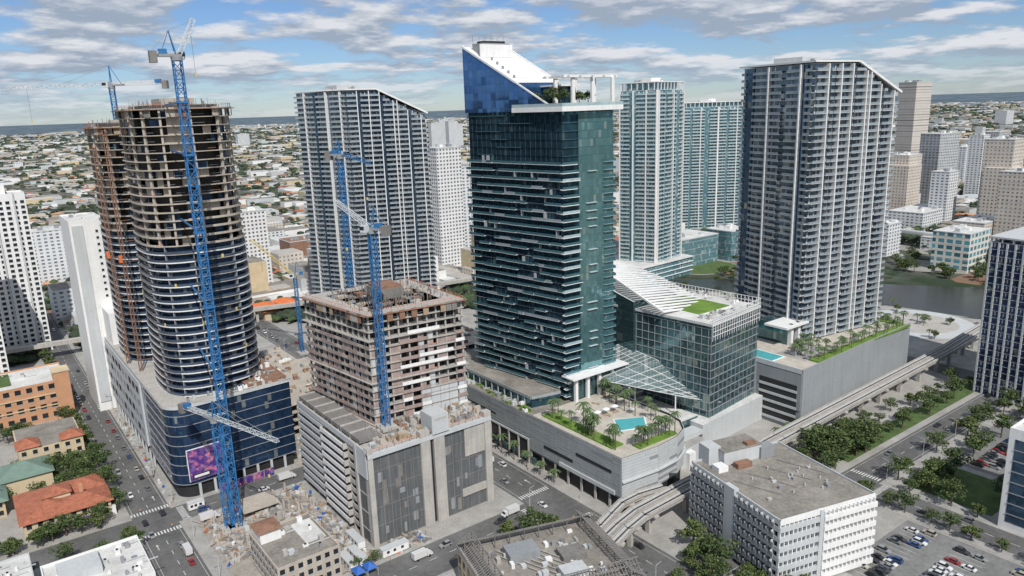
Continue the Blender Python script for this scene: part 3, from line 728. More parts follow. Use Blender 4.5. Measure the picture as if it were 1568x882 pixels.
# ------------------------------------------------------------ foreground office
def office():
    mb=MB();F,Rr,B,L=(185.5,117),(223,107),(233,150),(196,160);poly=[F,Rr,B,L];Z=25
    mb.prism(off(poly,-1.3),0,Z-1,'dark');mb.prism(off(poly,-.2),Z-1.2,Z-.3,'white','roofg')
    for k in range(4):
        p,q=poly[k],poly[(k+1)%4];Le=elen(p,q)
        mb.e(p,q,0,Le,-.4,.0,Z-1.6,Z+.3,'lgrey' if k!=0 else 'white')
    fh=3.4
    for f in range(0,7):
        z=.8+f*fh
        mb.prism(off(poly,-.5),z-.2,z+.1,'conc')
        p,q=poly[0],poly[1];Le=elen(p,q)
        for s0,s1 in ((0,15.5),(17,Le)):
            o=.0 if s0==0 else .6
            mb.e(p,q,s0,s1,-.5,.2+o,z-.2,z+1.5,'white' if s0 else 'lgrey')
            s=s0
            while s<s1-1: mb.e(p,q,s,s+.35,-.9,.05+o,z+1.5,z+fh-.2,'white');s+=1.7
            mb.e(p,q,s0,s1,-1.1,-.9,z,z+fh,'gGrey')
        p,q=poly[3],poly[0];Le=elen(p,q)
        for s0,s1 in ((0,19),(24,Le)):
            mb.e(p,q,s0,s1,-.5,.1,z-.2,z+1.3,'lgrey')
            s=s0+.5
            while s<s1-1:
                mb.e(p,q,s,s+.3,-.9,1.0,z+.6,z+3.1,'lgrey');mb.e(p,q,s,s+1.3,.7,1.0,z+.9,z+2.6,'grey');s+=2.4
        for k in (1,2):
            p,q=poly[k],poly[(k+1)%4];mb.e(p,q,0,elen(p,q),-.5,.1,z-.2,z+1.5,'white')
    mb.e(poly[3],poly[0],19,24,-1,.9,0,Z+1,'lgrey');mb.e(poly[0],poly[1],15.5,17,-1,.3,0,Z,'lgrey')
    mb.obox(211,153,Z-.3,Z+5,8,4.5,-.26,'lgrey');mb.obox(202,157,Z-.3,Z+6,2.5,3,-.26,'lgrey');mb.obox(211,153,Z+5,Z+5.3,8.3,4.8,-.26,'roofg')
    mb.obox(214,149,Z+5.2,Z+6.4,2,1.2,-.26,'rust');mb.obox(220,147,Z-.3,Z+4,3,2,-.26,'grey')
    mb.obox(207,146.5,Z-.3,Z+1.6,3,1.4,-.26,'rust');mb.obox(199,150,Z-.3,Z+1.6,2,2,-.26,'white')
    c,s=math.cos(-.26),math.sin(-.26)
    for _ in range(22):
        a,b=RU(-14,16),RU(-16,8);x,y=209+a*c-b*s,133+a*s+b*c
        if R()<.5: mb.obox(x,y,Z-.3,Z+RU(.2,.9),RU(.3,.9),RU(.3,.8),-.26,random.choice(['grey','lgrey','conc']))
        else: mb.cyl(x,y,Z-.3,Z+.6,.25,.25,8,'lgrey')
    for i in range(4): mb.beam((196+i*8,142,Z-.15),(200+i*8,126,Z-.15),.2,'concd')
    mb.obj('office_building')
office()
def trellis_building():
    mb=MB();Z=13
    poly=[(103,148),(146,135),(156,171),(112,185)]
    mb.prism(poly,0,Z,'ystuc','roofg')
    for k in range(4):
        p,q=poly[k],poly[(k+1)%4];L=elen(p,q);mb.e(p,q,0,L,-.5,.2,Z-.5,Z+1,'conc')
        s=1
        while s<L-2: mb.e(p,q,s,s+2,.02,.1,4,7,'cglass');mb.e(p,q,s,s+2,.02,.1,8.5,11,'cglass');s+=4
        s=0
        a=Vector((*p,0));b=Vector((*q,0));d=(b-a).normalized();n=Vector((d.y,-d.x,0))
        while s<L:
            o=a+d*s;mb.beam(o+n*.2+Vector((0,0,Z+1)),o-n*5+Vector((0,0,Z+4.6)),.22,'concd');s+=1.1
        for u,zz in ((.2,1),(-1.7,2.3),(-3.4,3.5),(-5,4.6)): mb.beam(a+n*u+Vector((0,0,Z+zz)),b+n*u+Vector((0,0,Z+zz)),.3,'concd')
        s=0
        while s<L: o=a+d*s-n*5;mb.beam(o+Vector((0,0,Z)),o+Vector((0,0,Z+4.6)),.25,'concd');s+=5
    mb.obox(125,168,Z,Z+3,5,3.5,-.28,'grey');mb.obox(137,158,Z,Z+2.2,4,3,-.28,'concd');mb.obox(131,150,Z,Z+2.5,4,3,-.28,'lgrey')
    for _ in range(60):
        a,b=RU(-16,16),RU(-13,13);c,s=math.cos(-.28),math.sin(-.28);x,y=129+a*c-b*s,160+a*s+b*c
        mb.obox(x,y,Z,Z+RU(.5,1.8),RU(.3,1.1),RU(.3,1.1),-.28,random.choice(['lgrey','grey','conc','concd','white']))
    for i in range(6): mb.beam((118+i*2,175,Z+.6),(128+i*2,145,Z+.6),.25,'conc')
    mb.obj('courtyard_building')
trellis_building()
# ------------------------------------------------------------ metromover guideway
def guideway():
    mb=MB()
    z=10
    def run(pts,hw,tracks):
        for i in range(len(pts)-1):
            p,q=pts[i],pts[i+1];L=elen(p,q)
            for o in tracks:
                mb.e(p,q,-.2,L+.2,o-1.55,o+1.55,z-.4,z,'conc')
                mb.e(p,q,-.2,L+.2,o-1.2,o-.8,z,z+.35,'lgrey');mb.e(p,q,-.2,L+.2,o+.8,o+1.2,z,z+.35,'lgrey');mb.e(p,q,-.2,L+.2,o-1.,o+1.,z-1.9,z-.4,'conc')
                mb.e(p,q,-.2,L+.2,o-.15,o+.15,z,z+.3,'dark')
                for e in (-1.7,1.5): mb.e(p,q,-.2,L+.2,o+e,o+e+.2,z-.4,z+.8,'conc')
            s=4
            while s<L:
                mb.e(p,q,s,s+1.6,-.9,.9,0,z-2.6,'conc');mb.e(p,q,s-.3,s+1.9,-hw+.2,hw-.2,z-2.7,z-1.9,'conc')
                if hw>3: mb.e(p,q,s,s+.5,-.8,.8,z-.4,z,'conc')
                s+=22
    run([(128,150),(141,156),(154,160),(165,163.5),(176,166),(197,167),(230,168.5),(266,170),(350,173),(433,176),(470,179),(500,181),(540,182)],4.2,(-2.3,2.3))
    run([(196,172.9),(185,175),(176,174.6),(168,171.8),(160,168.8),(150,167),(138,164.6)],2.1,(0,))
    mb.obj('elevated_guideway')
guideway()
# ------------------------------------------------------------ simple buildings
def block(name,x0,x1,y0,y1,z,wall,roof='roofw',n=6,par=.8,ang=0):
    mb=MB();mb.box(x0,x1,y0,y1,0,z,wall)
    mb.box(x0+.4,x1-.4,y0+.4,y1-.4,z,z+.05,roof)
    for a in ((x0,x1,y0,y0+.4),(x0,x1,y1-.4,y1),(x0,x0+.4,y0+.4,y1-.4),(x1-.4,x1,y0+.4,y1-.4)): mb.box(a[0],a[1],a[2],a[3],z+.001,z+par,wall if not wall.startswith('ww') else 'lgrey')
    roofclutter(mb,x0+1,x1-3,y0+1,y1-3,z+.05,n)
    return mb
def hip(mb,x0,x1,y0,y1,z,h,m,ov=.8):
    x0-=ov;x1+=ov;y0-=ov;y1+=ov;w,d=x1-x0,y1-y0;k=min(w,d)/2
    if w>d: a,b=(x0+k,(y0+y1)/2,z+h),(x1-k,(y0+y1)/2,z+h)
    else: a,b=((x0+x1)/2,y0+k,z+h),((x0+x1)/2,y1-k,z+h)
    c=[(x0,y0,z),(x1,y0,z),(x1,y1,z),(x0,y1,z)]
    if w>d: fs=[(c[0],c[1],b,a),(c[1],c[2],b),(c[2],c[3],a,b),(c[3],c[0],a)]
    else: fs=[(c[0],c[1],a),(c[1],c[2],b,a),(c[2],c[3],b),(c[3],c[0],a,b)]
    for f in fs: mb.quad(f,m)
def facw(mb,p,q,z0,z1,fh,bw,ww,wh,m='cglass',o=.02,sill='lgrey'):
    L=elen(p,q);nb=max(1,int(L/bw));w=L/nb;z=z0
    while z+wh<z1:
        for i in range(nb):
            s=i*w+(w-ww)/2;mb.e(p,q,s,s+ww,-.1,o,z+.9,z+.9+wh,m);mb.e(p,q,s-.15,s+ww+.15,0,.18,z+.75,z+.9,sill)
        z+=fh
mb=block('t',4,40,578,602,106,'white',n=8);facw(mb,(4,578),(40,578),4,104,3.4,4.,2.2,1.9);facw(mb,(4,602),(4,578),4,104,3.4,4.,2.2,1.9)
mb.box(10,30,582,598,106,112,'white');hip(mb,12,28,584,596,112,5,'lgrey')
for x in (10,22,33): mb.box(x,x+.9,577.1,578,3,107,'lgrey')
mb.obj('white_apartment_tower')
mb=block('t',-28,12,505,535,100,'white',n=8);facw(mb,(-28,505),(12,505),3,98,3.4,3.6,2.,1.9);facw(mb,(12,505),(12,535),3,98,3.4,3.6,2.,1.9);mb.obj('white_apartment_tower')
mb=block('t',46,62,432,466,101,'white',n=4)
mb.box(47,52,431.5,432,5,99,'lgrey');facw(mb,(46,432),(62,432),60,98,3.4,7,1.2,1.2);mb.obj('white_slab_tower')
mb=block('t',-30,34,436,470,20,'stucco',n=12);facw(mb,(-30,436),(34,436),1,19,5,4.6,2.6,2.6);facw(mb,(34,436),(34,470),1,19,5,4.6,2.6,2.6);mb.box(28,35,435,444,0,25,'stucco');mb.box(27.6,35.4,434.6,444.4,25,25.7,'ystuc')
for y in (8,14): mb.box(-30,34,435.6,436,y,y+.5,'ystuc')
mb.box(-30,10,445,466,20.1,20.6,'grass');mb.obj('orange_stucco_building')
mb=MB();mb.box(6,31,372,402,0,11,'ystuc');facw(mb,(6,372),(31,372),.5,11,3.6,3.8,1.8,1.9);facw(mb,(31,372),(31,402),.5,11,3.6,3.8,1.8,1.9);mb.box(6.5,30.5,372.5,401.5,11,11.3,'roofg');hip(mb,6,14,372,382,12,3,'tile');hip(mb,23,31,372,380,12,3,'tile');mb.box(6,14,372,382,11,12,'ystuc');mb.box(23,31,372,380,11,12,'ystuc')
mb.box(5.5,31.5,371.3,372,3.6,4,'white');mb.obj('cream_stucco_building')
mb=MB();mb.box(2,31,308,336,0,7,'ystuc');mb.box(31,32.5,308,336,3.4,3.8,'white')
for i in range(8): mb.box(31.,32.4,308+i*3.9,308.4+i*3.9,0,3.4,'white')
facw(mb,(2,308),(31,308),.2,7,3.4,3.4,1.7,1.9);facw(mb,(31,308),(31,336),.2,7,3.4,3.4,1.7,1.9)
hip(mb,2,20,308,336,7,3.4,'tile',1.2);hip(mb,12,31,308,322,7,3.,'tile',1.2);hip(mb,18,31,324,336,7,2.6,'tile',1.);mb.box(10,19,318,327,7,10.6,'ystuc');hip(mb,10,19,318,327,10.6,2.2,'tile',.7);mb.box(22,23.4,318,319.4,8,12,'stucco')
for x in range(5,30,4): mb.beam((x,308-1,7),(x,313,9.3),.16,'tile')
mb.box(10,24,306.5,308,2.8,3.2,'bill');mb.obj('terracotta_roof_building')
mb=MB();mb.box(-26,-2,335,365,0,7,'ystuc');hip(mb,-26,-2,335,365,7,6,'cgreen',1.5);hip(mb,-20,-8,322,336,6,5,'cgreen',1.);mb.box(-20,-8,322,336,0,6,'ystuc');facw(mb,(-26,335),(-2,335),.2,7,3.4,3.4,1.7,1.9);facw(mb,(-2,335),(-2,365),.2,7,3.4,3.4,1.7,1.9);mb.obj('green_roof_house')
mb=MB();mb.box(-4,16,350,368,0,8,'ystuc');hip(mb,-4,16,350,368,8,4,'cgreen',1.);mb.obj('green_roof_house')
mb=block('t',4,33,240,268,9,'white',n=26);mb.box(8,20,252,262,9,12,'lgrey');facw(mb,(4,240),(33,240),.5,9,4,4,2.4,1.6);facw(mb,(33,240),(33,268),.5,9,4,4,2.4,1.6);mb.obj('low_commercial_building')
mb=block('t',-26,2,262,284,7,'lgrey',n=16);mb.obj('low_commercial_building')
mb=block('t',63,84,213,240,11,'concb',roof='roofg',n=14)
mb.box(64,71,231,239,11,15,'white');hip(mb,63.5,71.5,230.5,239.5,15,.8,'rust',.2);mb.box(76,83,222,236,11.1,11.5,'roofw');facw(mb,(63,213),(84,213),1,11,3.6,3,1.6,1.8);facw(mb,(63,240),(63,213),1,11,3.6,3,1.6,1.8)
for i in range(4): mb.beam((84,236-i*5,0),(84.6,236-i*5,11),.2,'rust')
mb.obj('brick_commercial_building')
mb=MB()
for a,b in ((86,206),(90,206)):
    mb.quad([(a,b,3),(a+3.6,b,3),(a+1.8,b+2.5,4.6)],'bluecan');mb.quad([(a+3.6,b,3),(a+3.6,b+5,3),(a+1.8,b+2.5,4.6)],'bluecan');mb.quad([(a+3.6,b+5,3),(a,b+5,3),(a+1.8,b+2.5,4.6)],'bluecan');mb.quad([(a,b+5,3),(a,b,3),(a+1.8,b+2.5,4.6)],'bluecan')
    for i,j in ((0,0),(3.6,0),(3.6,5),(0,5)): mb.beam((a+i,b+j,0),(a+i,b+j,3),.12,'lgrey')
mb.obj('blue_canopy_tent')
mb=block('t',277.5,308,66,90,37,'white',n=8)
mb.e((277.5,90),(277.5,66),2,22,.02,.1,3,34,'gStrip');mb.e((277.5,66),(308,66),2,28,.02,.1,3,34,'gStrip');mb.e((308,90),(277.5,90),2,28,.02,.1,3,34,'gStrip')
for z in range(6,34,4): mb.e((277.5,90),(277.5,66),2,22,.1,.3,z,z+.3,'grey')
mb.obj('white_framed_building')
mb=MB()
for x0,x1,y0,y1,n in ((108,154,330,395,4),(60,100,450,500,3),(108,150,410,450,2),(182,240,340,420,5)):
    for f in range(n+1):
        mb.box(x0,x1,y0,y1,f*4-.3+.4,f*4+.4,'concb')
        if f<n:
            x=x0+.5
            while x<x1:
                y=y0+.5
                while y<y1: mb.box(x,x+.8,y,y+.8,f*4+.4,f*4+4.1,'conc');y+=8
                x+=7.5
            mb.box(x0+8,x1-8,y0+8,y1-8,f*4+.4,f*4+4.1,'dim')
    for _ in range(90):
        a,b=RU(x0,x1-3),RU(y0,y1-3);mb.box(a,a+RU(.5,4),b,b+RU(.5,3),n*4+.4,n*4+RU(.8,2.2),random.choice(['wood','rust','conc','concb','white','grey','concd','conc']))
mb.obj('concrete_frame_under_construction')
mb=MB()
def debris(x0,x1,y0,y1,n,z=.03):
    for _ in range(n):
        x,y=RU(x0,x1),RU(y0,y1);mb.obox(x,y,z,z+RU(.2,1.4),RU(.2,1.3),RU(.2,.8),RU(0,3),random.choice(['wood','rust','conc','concb','white','grey','concd','lgrey','orange','bluecan'] if R()<.3 else ['conc','concb','lgrey','concd']))
    for _ in range(n//5):
        x,y=RU(x0,x1),RU(y0,y1);mb.beam((x,y,z+.3),(x+RU(-5,5),y+RU(-5,5),z+.3+RU(0,.8)),.2,random.choice(['rust','conc','grey','wood']))
debris(56,98,244,284,460);debris(87,98,214,244,120);debris(50.5,53,302,430,60);debris(105,156,302,328,120);debris(100,118,212,221,60);debris(104,140,290,300,40)
for x in range(58,98,6):
    mb.box(x,x+.8,262,262.8,0,RU(2,4.5),'conc')
for x in range(60,96,5):
    for y in range(246,283,6):
        if R()<.55: mb.box(x,x+.7,y,y+.7,0,RU(1.5,4),'concb')
mb.box(70,84,270,282,2.6,3,'concb');mb.obj('construction_debris')
def trailer(x,y,a,l=5,m='white'):
    mb=MB();mb.obox(x,y,.6,3.2,l,1.4,a,m);mb.obox(x,y,3.2,3.35,l+.1,1.5,a,'lgrey')
    c,s=math.cos(a),math.sin(a)
    for k in (-.6,-.1,.5): mb.obox(x+k*l*c,y+k*l*s,1.6,2.6,.5,1.43,a,'cglass')
    for k in (-.7,.7): mb.obox(x+k*l*c,y+k*l*s,.05,.6,.3,1.2,a,'concd')
    mb.obj('site_trailer')
for a in ((92,218,1.57),(96,228,1.57),(88,217,1.57),(70,248,.1),(104,214,0),(58,292,0,3),(112,309,.2),(124,312,.1)): trailer(*a)
def far(b,d,w,dp,h,wall,name='mid_rise_building',roof='roofw',step=None,extra=None,slabs=True,ang=None):
    x,y=PB(b,d);mb=MB();a=ang if ang is not None else 0.0
    cx,cy=x,y
    mb.obox(cx,cy,0,h,w/2,dp/2,a,wall);mb.obox(cx,cy,h,h+.8,w/2+.3,dp/2+.3,a,'lgrey');mb.obox(cx,cy,h+.8,h+.9,w/2-.4,dp/2-.4,a,roof)
    if extra: mb.obox(cx,cy,h,h+extra,w/4,dp/4,a,'lgrey')
    if step: mb.obox(cx-w*.35,cy-dp*.2,0,h*step,w/2,dp/2,a,wall)
    for _ in range(6): mb.obox(cx+RU(-.35,.35)*w,cy+RU(-.35,.35)*dp,h+.8,h+RU(2,4),RU(1,3),RU(1,3),a,random.choice(['lgrey','grey','white']))
    if slabs and wall!='bband':
        z=3.3
        while z<h: mb.obox(cx,cy,z,z+.25,w/2+.12,dp/2+.12,a,'lgrey' if 'White' not in wall else 'white');z+=6.6
    return mb.obj(name)
far(27.9,1310,34,30,166,'bband','downtown_tower',ang=-.2)
far(27.6,1100,34,30,74,'wwBeige','downtown_tower',step=.85)
far(29.6,1150,38,28,98,'wwGrey','downtown_tower',ang=-.2)
far(30.1,1000,24,20,62,'wwWhite2','downtown_tower')
far(31.8,1300,20,20,88,'wwWhite2','downtown_tower',extra=12)
far(33.2,1000,30,30,98,'wwBeige','downtown_tower',step=.7)
far(34.4,900,34,30,72,'wwBeige','downtown_tower')
far(30.9,1500,40,30,60,'wwWhite2','downtown_tower');far(28.6,1700,50,30,70,'wwWhite2','downtown_tower');far(32.6,1600,40,30,80,'wwGrey','downtown_tower')
far(28.9,985,75,40,20,'wwWhite2','convention_building');far(32.4,905,60,30,22,'wwBeige');far(30.3,860,60,14,12,'wwWhite2')
far(31.4,755,40,30,33,'wwBlueW','riverside_building',roof='roofw')
far(26.8,800,26,20,30,'wwWhite2');far(34.6,770,30,22,24,'wwOr')
far(25.5,905,40,30,36,'wwWhite2')
far(13.3,725,52,36,26,'gAqua','riverside_condominium');far(16.5,755,34,30,28,'gAqua','riverside_condominium')
far(-4.9,700,26,22,116,'wwWhite','white_apartment_tower');far(-3.2,780,30,22,92,'wwWhite2','white_apartment_tower')
far(-19.2,690,24,20,70,'wwWhite','white_apartment_tower');far(-31.2,828,44,24,52,'wwWhite2','white_apartment_block')
far(-15.8,815,34,30,22,'rust','red_building',roof='rust',slabs=False)
far(-26.2,720,26,22,38,'wwGrey');far(-29.5,620,30,20,14,'wwBeige','low_commercial_building')
for b,d,w,h in ((-5.4,3000,40,100),(-4.8,3050,40,110),(-4.1,2900,40,105),(-3.6,3100,30,90),(-19,4200,60,60),(-24,5200,80,50),(20,3500,60,50),(36,3000,80,40),(33,4200,80,60)): far(b,d,w,w*.6,h,'wwWhite2','distant_tower')
mb=MB();mb.prism([(452,425),(520,430),(520,480),(452,480)],0,15.6,'gAqua','roofw')
for z in (4,8,12): mb.prism([(451,424),(521,429),(521,481),(451,481)],z-.4,z,'white')
mb.prism([(451,424),(521,429),(521,481),(451,481)],15.7,16.3,'white','roofw');mb.obj('white_podium_building')
mb=MB()
for b,d,w,l in ((-20.5,610,9,34),(-18.6,590,8,30),(-17.2,600,7,24)):
    x,y=PB(b,d);mb.obox(x,y,0,7,w*.9,l*.45,.0,'ystuc');hip(mb,x-w,x+w,y-l/2,y+l/2,7,3,'orange',.8)
mb.obj('market_hall_orange_roof')
mb=MB();pts=[PB(-36,560),PB(-26,560),PB(-20,575),PB(-10,590),PB(0,640)]
for i in range(len(pts)-1):
    p,q=pts[i],pts[i+1];L=elen(p,q);mb.e(p,q,0,L,-4.5,4.5,9,10.4,'conc');mb.e(p,q,0,L,4.3,4.5,10.4,11.6,'conc')
    for s in range(5,int(L),25): mb.e(p,q,s,s+2,-1.5,1.5,0,9,'conc')
mb.obj('elevated_railway')
mb=MB();pts=[PB(25.5,880),PB(30,840),PB(36,800)]
for i in range(2):
    p,q=pts[i],pts[i+1];L=elen(p,q);mb.e(p,q,0,L,-6,6,13,15,'lgrey');mb.e(p,q,0,L,5.8,6,15,16.2,'white')
    for s in range(5,int(L),30): mb.e(p,q,s,s+2,-4,4,0,13,'conc')
mb.obj('highway_viaduct')
# ------------------------------------------------------------ suburb
def inriver(x,y): return (x>440 and y<430 and math.hypot(x,y)<830) or (x>500 and y<250 and x<790)
def suburb():
    mb=MB();mt=MB()
    roofs=['roofw','roofg','roofg','lgrey','tile','grey','concb','stucco','conc']
    walls=['white','ystuc','lgrey','concb']
    for _ in range(10500):
        b=RU(-44,42);d=640+12500*R()**2.2
        x,y=PB(b,d)
        if x>430 and y<560 and d<900 : continue
        if inriver(x,y): continue
        if 36-10<x<54+5 or 155<x<180: continue
        big=R()<.2+.15*(d>2500);s=1+d/4500
        w,l=(RU(14,45)*s,RU(12,34)*s) if big else (RU(8,14)*s,RU(7,12)*s)
        h=RU(5,11) if big else RU(3.5,6)
        if R()<.025: h=RU(15,34);w,l=RU(14,26),RU(14,40)
        if big or h>10:
            mb.box(x-w/2,x+w/2,y-l/2,y+l/2,0,h,random.choice(['wwWhite2','wwBeige','lgrey','white','ystuc']) if h>10 else random.choice(walls))
            mb.box(x-w/2+.3,x+w/2-.3,y-l/2+.3,y+l/2-.3,h,h+.1,random.choice(['roofw','roofg','roofg','lgrey','conc','roofw']))
        else:
            mb.box(x-w/2,x+w/2,y-l/2,y+l/2,0,h,random.choice(walls));hip(mb,x-w/2,x+w/2,y-l/2,y+l/2,h,2.,random.choice(roofs))
    mb.obj('distant_suburb_houses')
    ico=[(0,0,1)]+[(.9*math.cos(i*1.2566),.9*math.sin(i*1.2566),.45) for i in range(5)]+[(.9*math.cos(i*1.2566+.63),.9*math.sin(i*1.2566+.63),-.35) for i in range(5)]
    fs=[(0,1+i,1+(i+1)%5) for i in range(5)]
    for i in range(5): fs+= [(1+i,6+i,1+(i+1)%5),(6+i,6+(i+1)%5,1+(i+1)%5)]
    for _ in range(15000):
        b=RU(-44,42);d=560+9500*R()**2.1;x,y=PB(b,d)
        if x>430 and y<560 and d<760: continue
        if inriver(x,y): continue
        if 30<x<54 or 155<x<180: continue
        s=1+d/3500
        for _2 in range(random.choice((1,2,3))):
            r=RU(2.,4.2)*s;xx,yy=x+RU(-5,5)*s,y+RU(-5,5)*s;zz=RU(2,5)
            bq=len(mt.v);mt.v+=[(xx+a*r*RU(.75,1.25),yy+c*r*RU(.75,1.25),zz+e*r*.7*RU(.75,1.25)) for a,c,e in ico]
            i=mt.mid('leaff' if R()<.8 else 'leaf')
            for f in fs: mt.f.append(tuple(bq+j for j in f));mt.mi.append(i)
    mt.obj('distant_trees')
suburb()
# ------------------------------------------------------------ trees
def tree_mesh(seed,h,r,dens=1.0,light=.45):
    random.seed(seed);mb=MB()
    t=Vector((RU(-.3,.3),RU(-.3,.3),h*.42))
    mb.cyl(0,0,0,h*.42,.32,.2,7,'trunk');cl=[]
    for i in range(8):
        a=i*.785+RU(-.3,.3);rr=r*RU(.35,.78);e=Vector((rr*math.cos(a),rr*math.sin(a),h*RU(.5,.85)))
        mb.beam(t,e,.14,'trunk');cl.append((e,r*RU(.24,.46)))
    cl.append((Vector((0,0,h*.88)),r*.4));cl.append((Vector((RU(-1,1),RU(-1,1),h*.7)),r*.45))
    for c,cr in cl:
        for _ in range(int(75*dens)):
            d=Vector((random.gauss(0,1),random.gauss(0,1),random.gauss(0,1))).normalized()*cr*RU(.5,1.15);d.z*=.7
            p=c+d;s=RU(.25,.55)
            u=Vector((random.gauss(0,1),random.gauss(0,1),random.gauss(0,.6))).normalized();w=u.cross(Vector((random.gauss(0,1),random.gauss(0,1),random.gauss(0,1)))).normalized()
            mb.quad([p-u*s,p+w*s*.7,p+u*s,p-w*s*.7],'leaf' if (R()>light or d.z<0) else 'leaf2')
    o=mb.obj('tree_template',False);return o.data
def palm_mesh(seed,h):
    random.seed(seed);mb=MB();mb.cyl(0,0,0,h*.5,.24,.18,7,'trunk');mb.cyl(.05,0,h*.5,h,.18,.14,7,'trunk')
    for i in range(16):
        a=i*.393+RU(-.15,.15);up=RU(.1,.9);L=RU(2.2,3.2);pr=Vector((0,0,h))
        for k in range(5):
            t=(k+1)/5;q=Vector((math.cos(a)*L*t,math.sin(a)*L*t,h+up*1.6*t-2.2*t*t))
            s=Vector((-math.sin(a),math.cos(a),0))*(.42*(1-t*.6));s0=Vector((-math.sin(a),math.cos(a),0))*(.42*(1-(t-.2)*.6))
            dn=Vector((0,0,-.25))
            mb.quad([pr-s0+dn,pr,q,q-s+dn],'palm');mb.quad([pr,pr+s0+dn,q+s+dn,q],'palm');pr=q
    return mb.obj('palm_template',False).data
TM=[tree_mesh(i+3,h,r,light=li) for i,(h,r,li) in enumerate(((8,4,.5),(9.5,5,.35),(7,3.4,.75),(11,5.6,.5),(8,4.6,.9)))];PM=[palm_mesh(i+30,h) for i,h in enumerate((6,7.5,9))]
random.seed(21)
def put(name,me,x,y,z=0,s=1,rz=None,col=None):
    o=bpy.data.objects.new(name,me);o.location=(x,y,z);o.scale=(s,s,s*RU(.92,1.1) if name=='tree' else s);o.rotation_euler=(0,0,RU(0,6.28) if rz is None else rz)
    if col: o.color=(*col,1)
    COL.objects.link(o);return o
def tree(x,y,z=0,s=None): put('tree',random.choice(TM),x,y,z,s or RU(.7,1.2))
def palm(x,y,z=0,s=None): put('palm_tree',random.choice(PM),x,y,z,s or RU(.75,1.15))
for x in range(238,416,12): 
    if R()<.75: tree(x+RU(-3,3),129.5+RU(-1,1))
for x in range(290,416,11): tree(x+RU(-4,4),151+RU(-1,5))
for _ in range(34): tree(RU(264,312),RU(149,163),s=RU(.8,1.35))
for y in range(66,128,8):
    tree(261+RU(-1,1),y+RU(-2,2),s=RU(.5,.95))
    if R()<.8 and y>93: tree(278.5+RU(-1,1),y+RU(-2,2),s=RU(.5,.95))
for _ in range(12): tree(RU(284,310),RU(96,124))
for y in (84,101,118):
    for x in range(318,416,9): 
        if R()<.75: tree(x+RU(-2,2),y+RU(-1,1))
for _ in range(12): tree(RU(318,414),RU(60,66))
for _ in range(9): tree(RU(182,194),RU(110,128),s=RU(.5,.9))
for _ in range(16): tree(RU(162,182),RU(112,146),s=RU(.5,1.05))
for _ in range(10): tree(RU(238,262),RU(150,161),s=RU(.6,1.1))
for x in range(320,416,14): tree(x+RU(-4,4),RU(160,166),s=RU(.5,.8))
for x,y in ((186,150),(183,143),(181,136),(140,196),(146,190),(152,187)): tree(x,y)
for y in range(310,640,11): tree(33.5,y+RU(-2,2),s=RU(.6,1.1))
for _ in range(18): tree(RU(-30,32),RU(300,306),s=.8);
for _ in range(16): tree(RU(-30,32),RU(338,370),s=.9)
for _ in range(12): tree(RU(18,34),RU(338,371),s=.9)
for _ in range(16): tree(RU(-28,34),RU(404,434),s=.9)
for _ in range(12): tree(RU(-30,34),RU(270,284),s=.8)
for _ in range(10): tree(RU(2,20),RU(226,238))
for _ in range(5): tree(RU(64,98),213,s=.45)
for _ in range(36):
    a=RU(0,6.28);tree(548+40*math.cos(a)*RU(.95,1.2),440+34*math.sin(a)*RU(.95,1.2),s=.7)
for _ in range(60): tree(RU(455,538),RU(150,400),s=.7) if R()<.6 else palm(RU(455,538),RU(150,390))
for _ in range(46): tree(RU(648,720),RU(230,330))
for _ in range(16): palm(RU(186,192),RU(188,232),22.5)
for _ in range(12): palm(RU(194,216),RU(183,187),22.5)
for _ in range(14): palm(RU(214,224),RU(196,232),22)
for x in range(312,400,3): palm(x,RU(182.5,186.5),29.7,RU(.6,.9))
for _ in range(22): palm(RU(312,334),RU(188,202),29,RU(.6,.9))
for y in range(190,255,4): palm(399.5,y,29.6,.7)
for x,y in ((207,246),(209,243),(208,258),(212,262),(219,243),(225,244),(228,255)): tree(x,y,149.6,.75)
for y in range(216,284,9): palm(178.5,y,.1,1.)
for x in range(228,296,8):
    if R()<.7: palm(x,RU(176,179),0,1.1)
for x in range(300,400,10): palm(x,RU(177,178.5),0,.9)
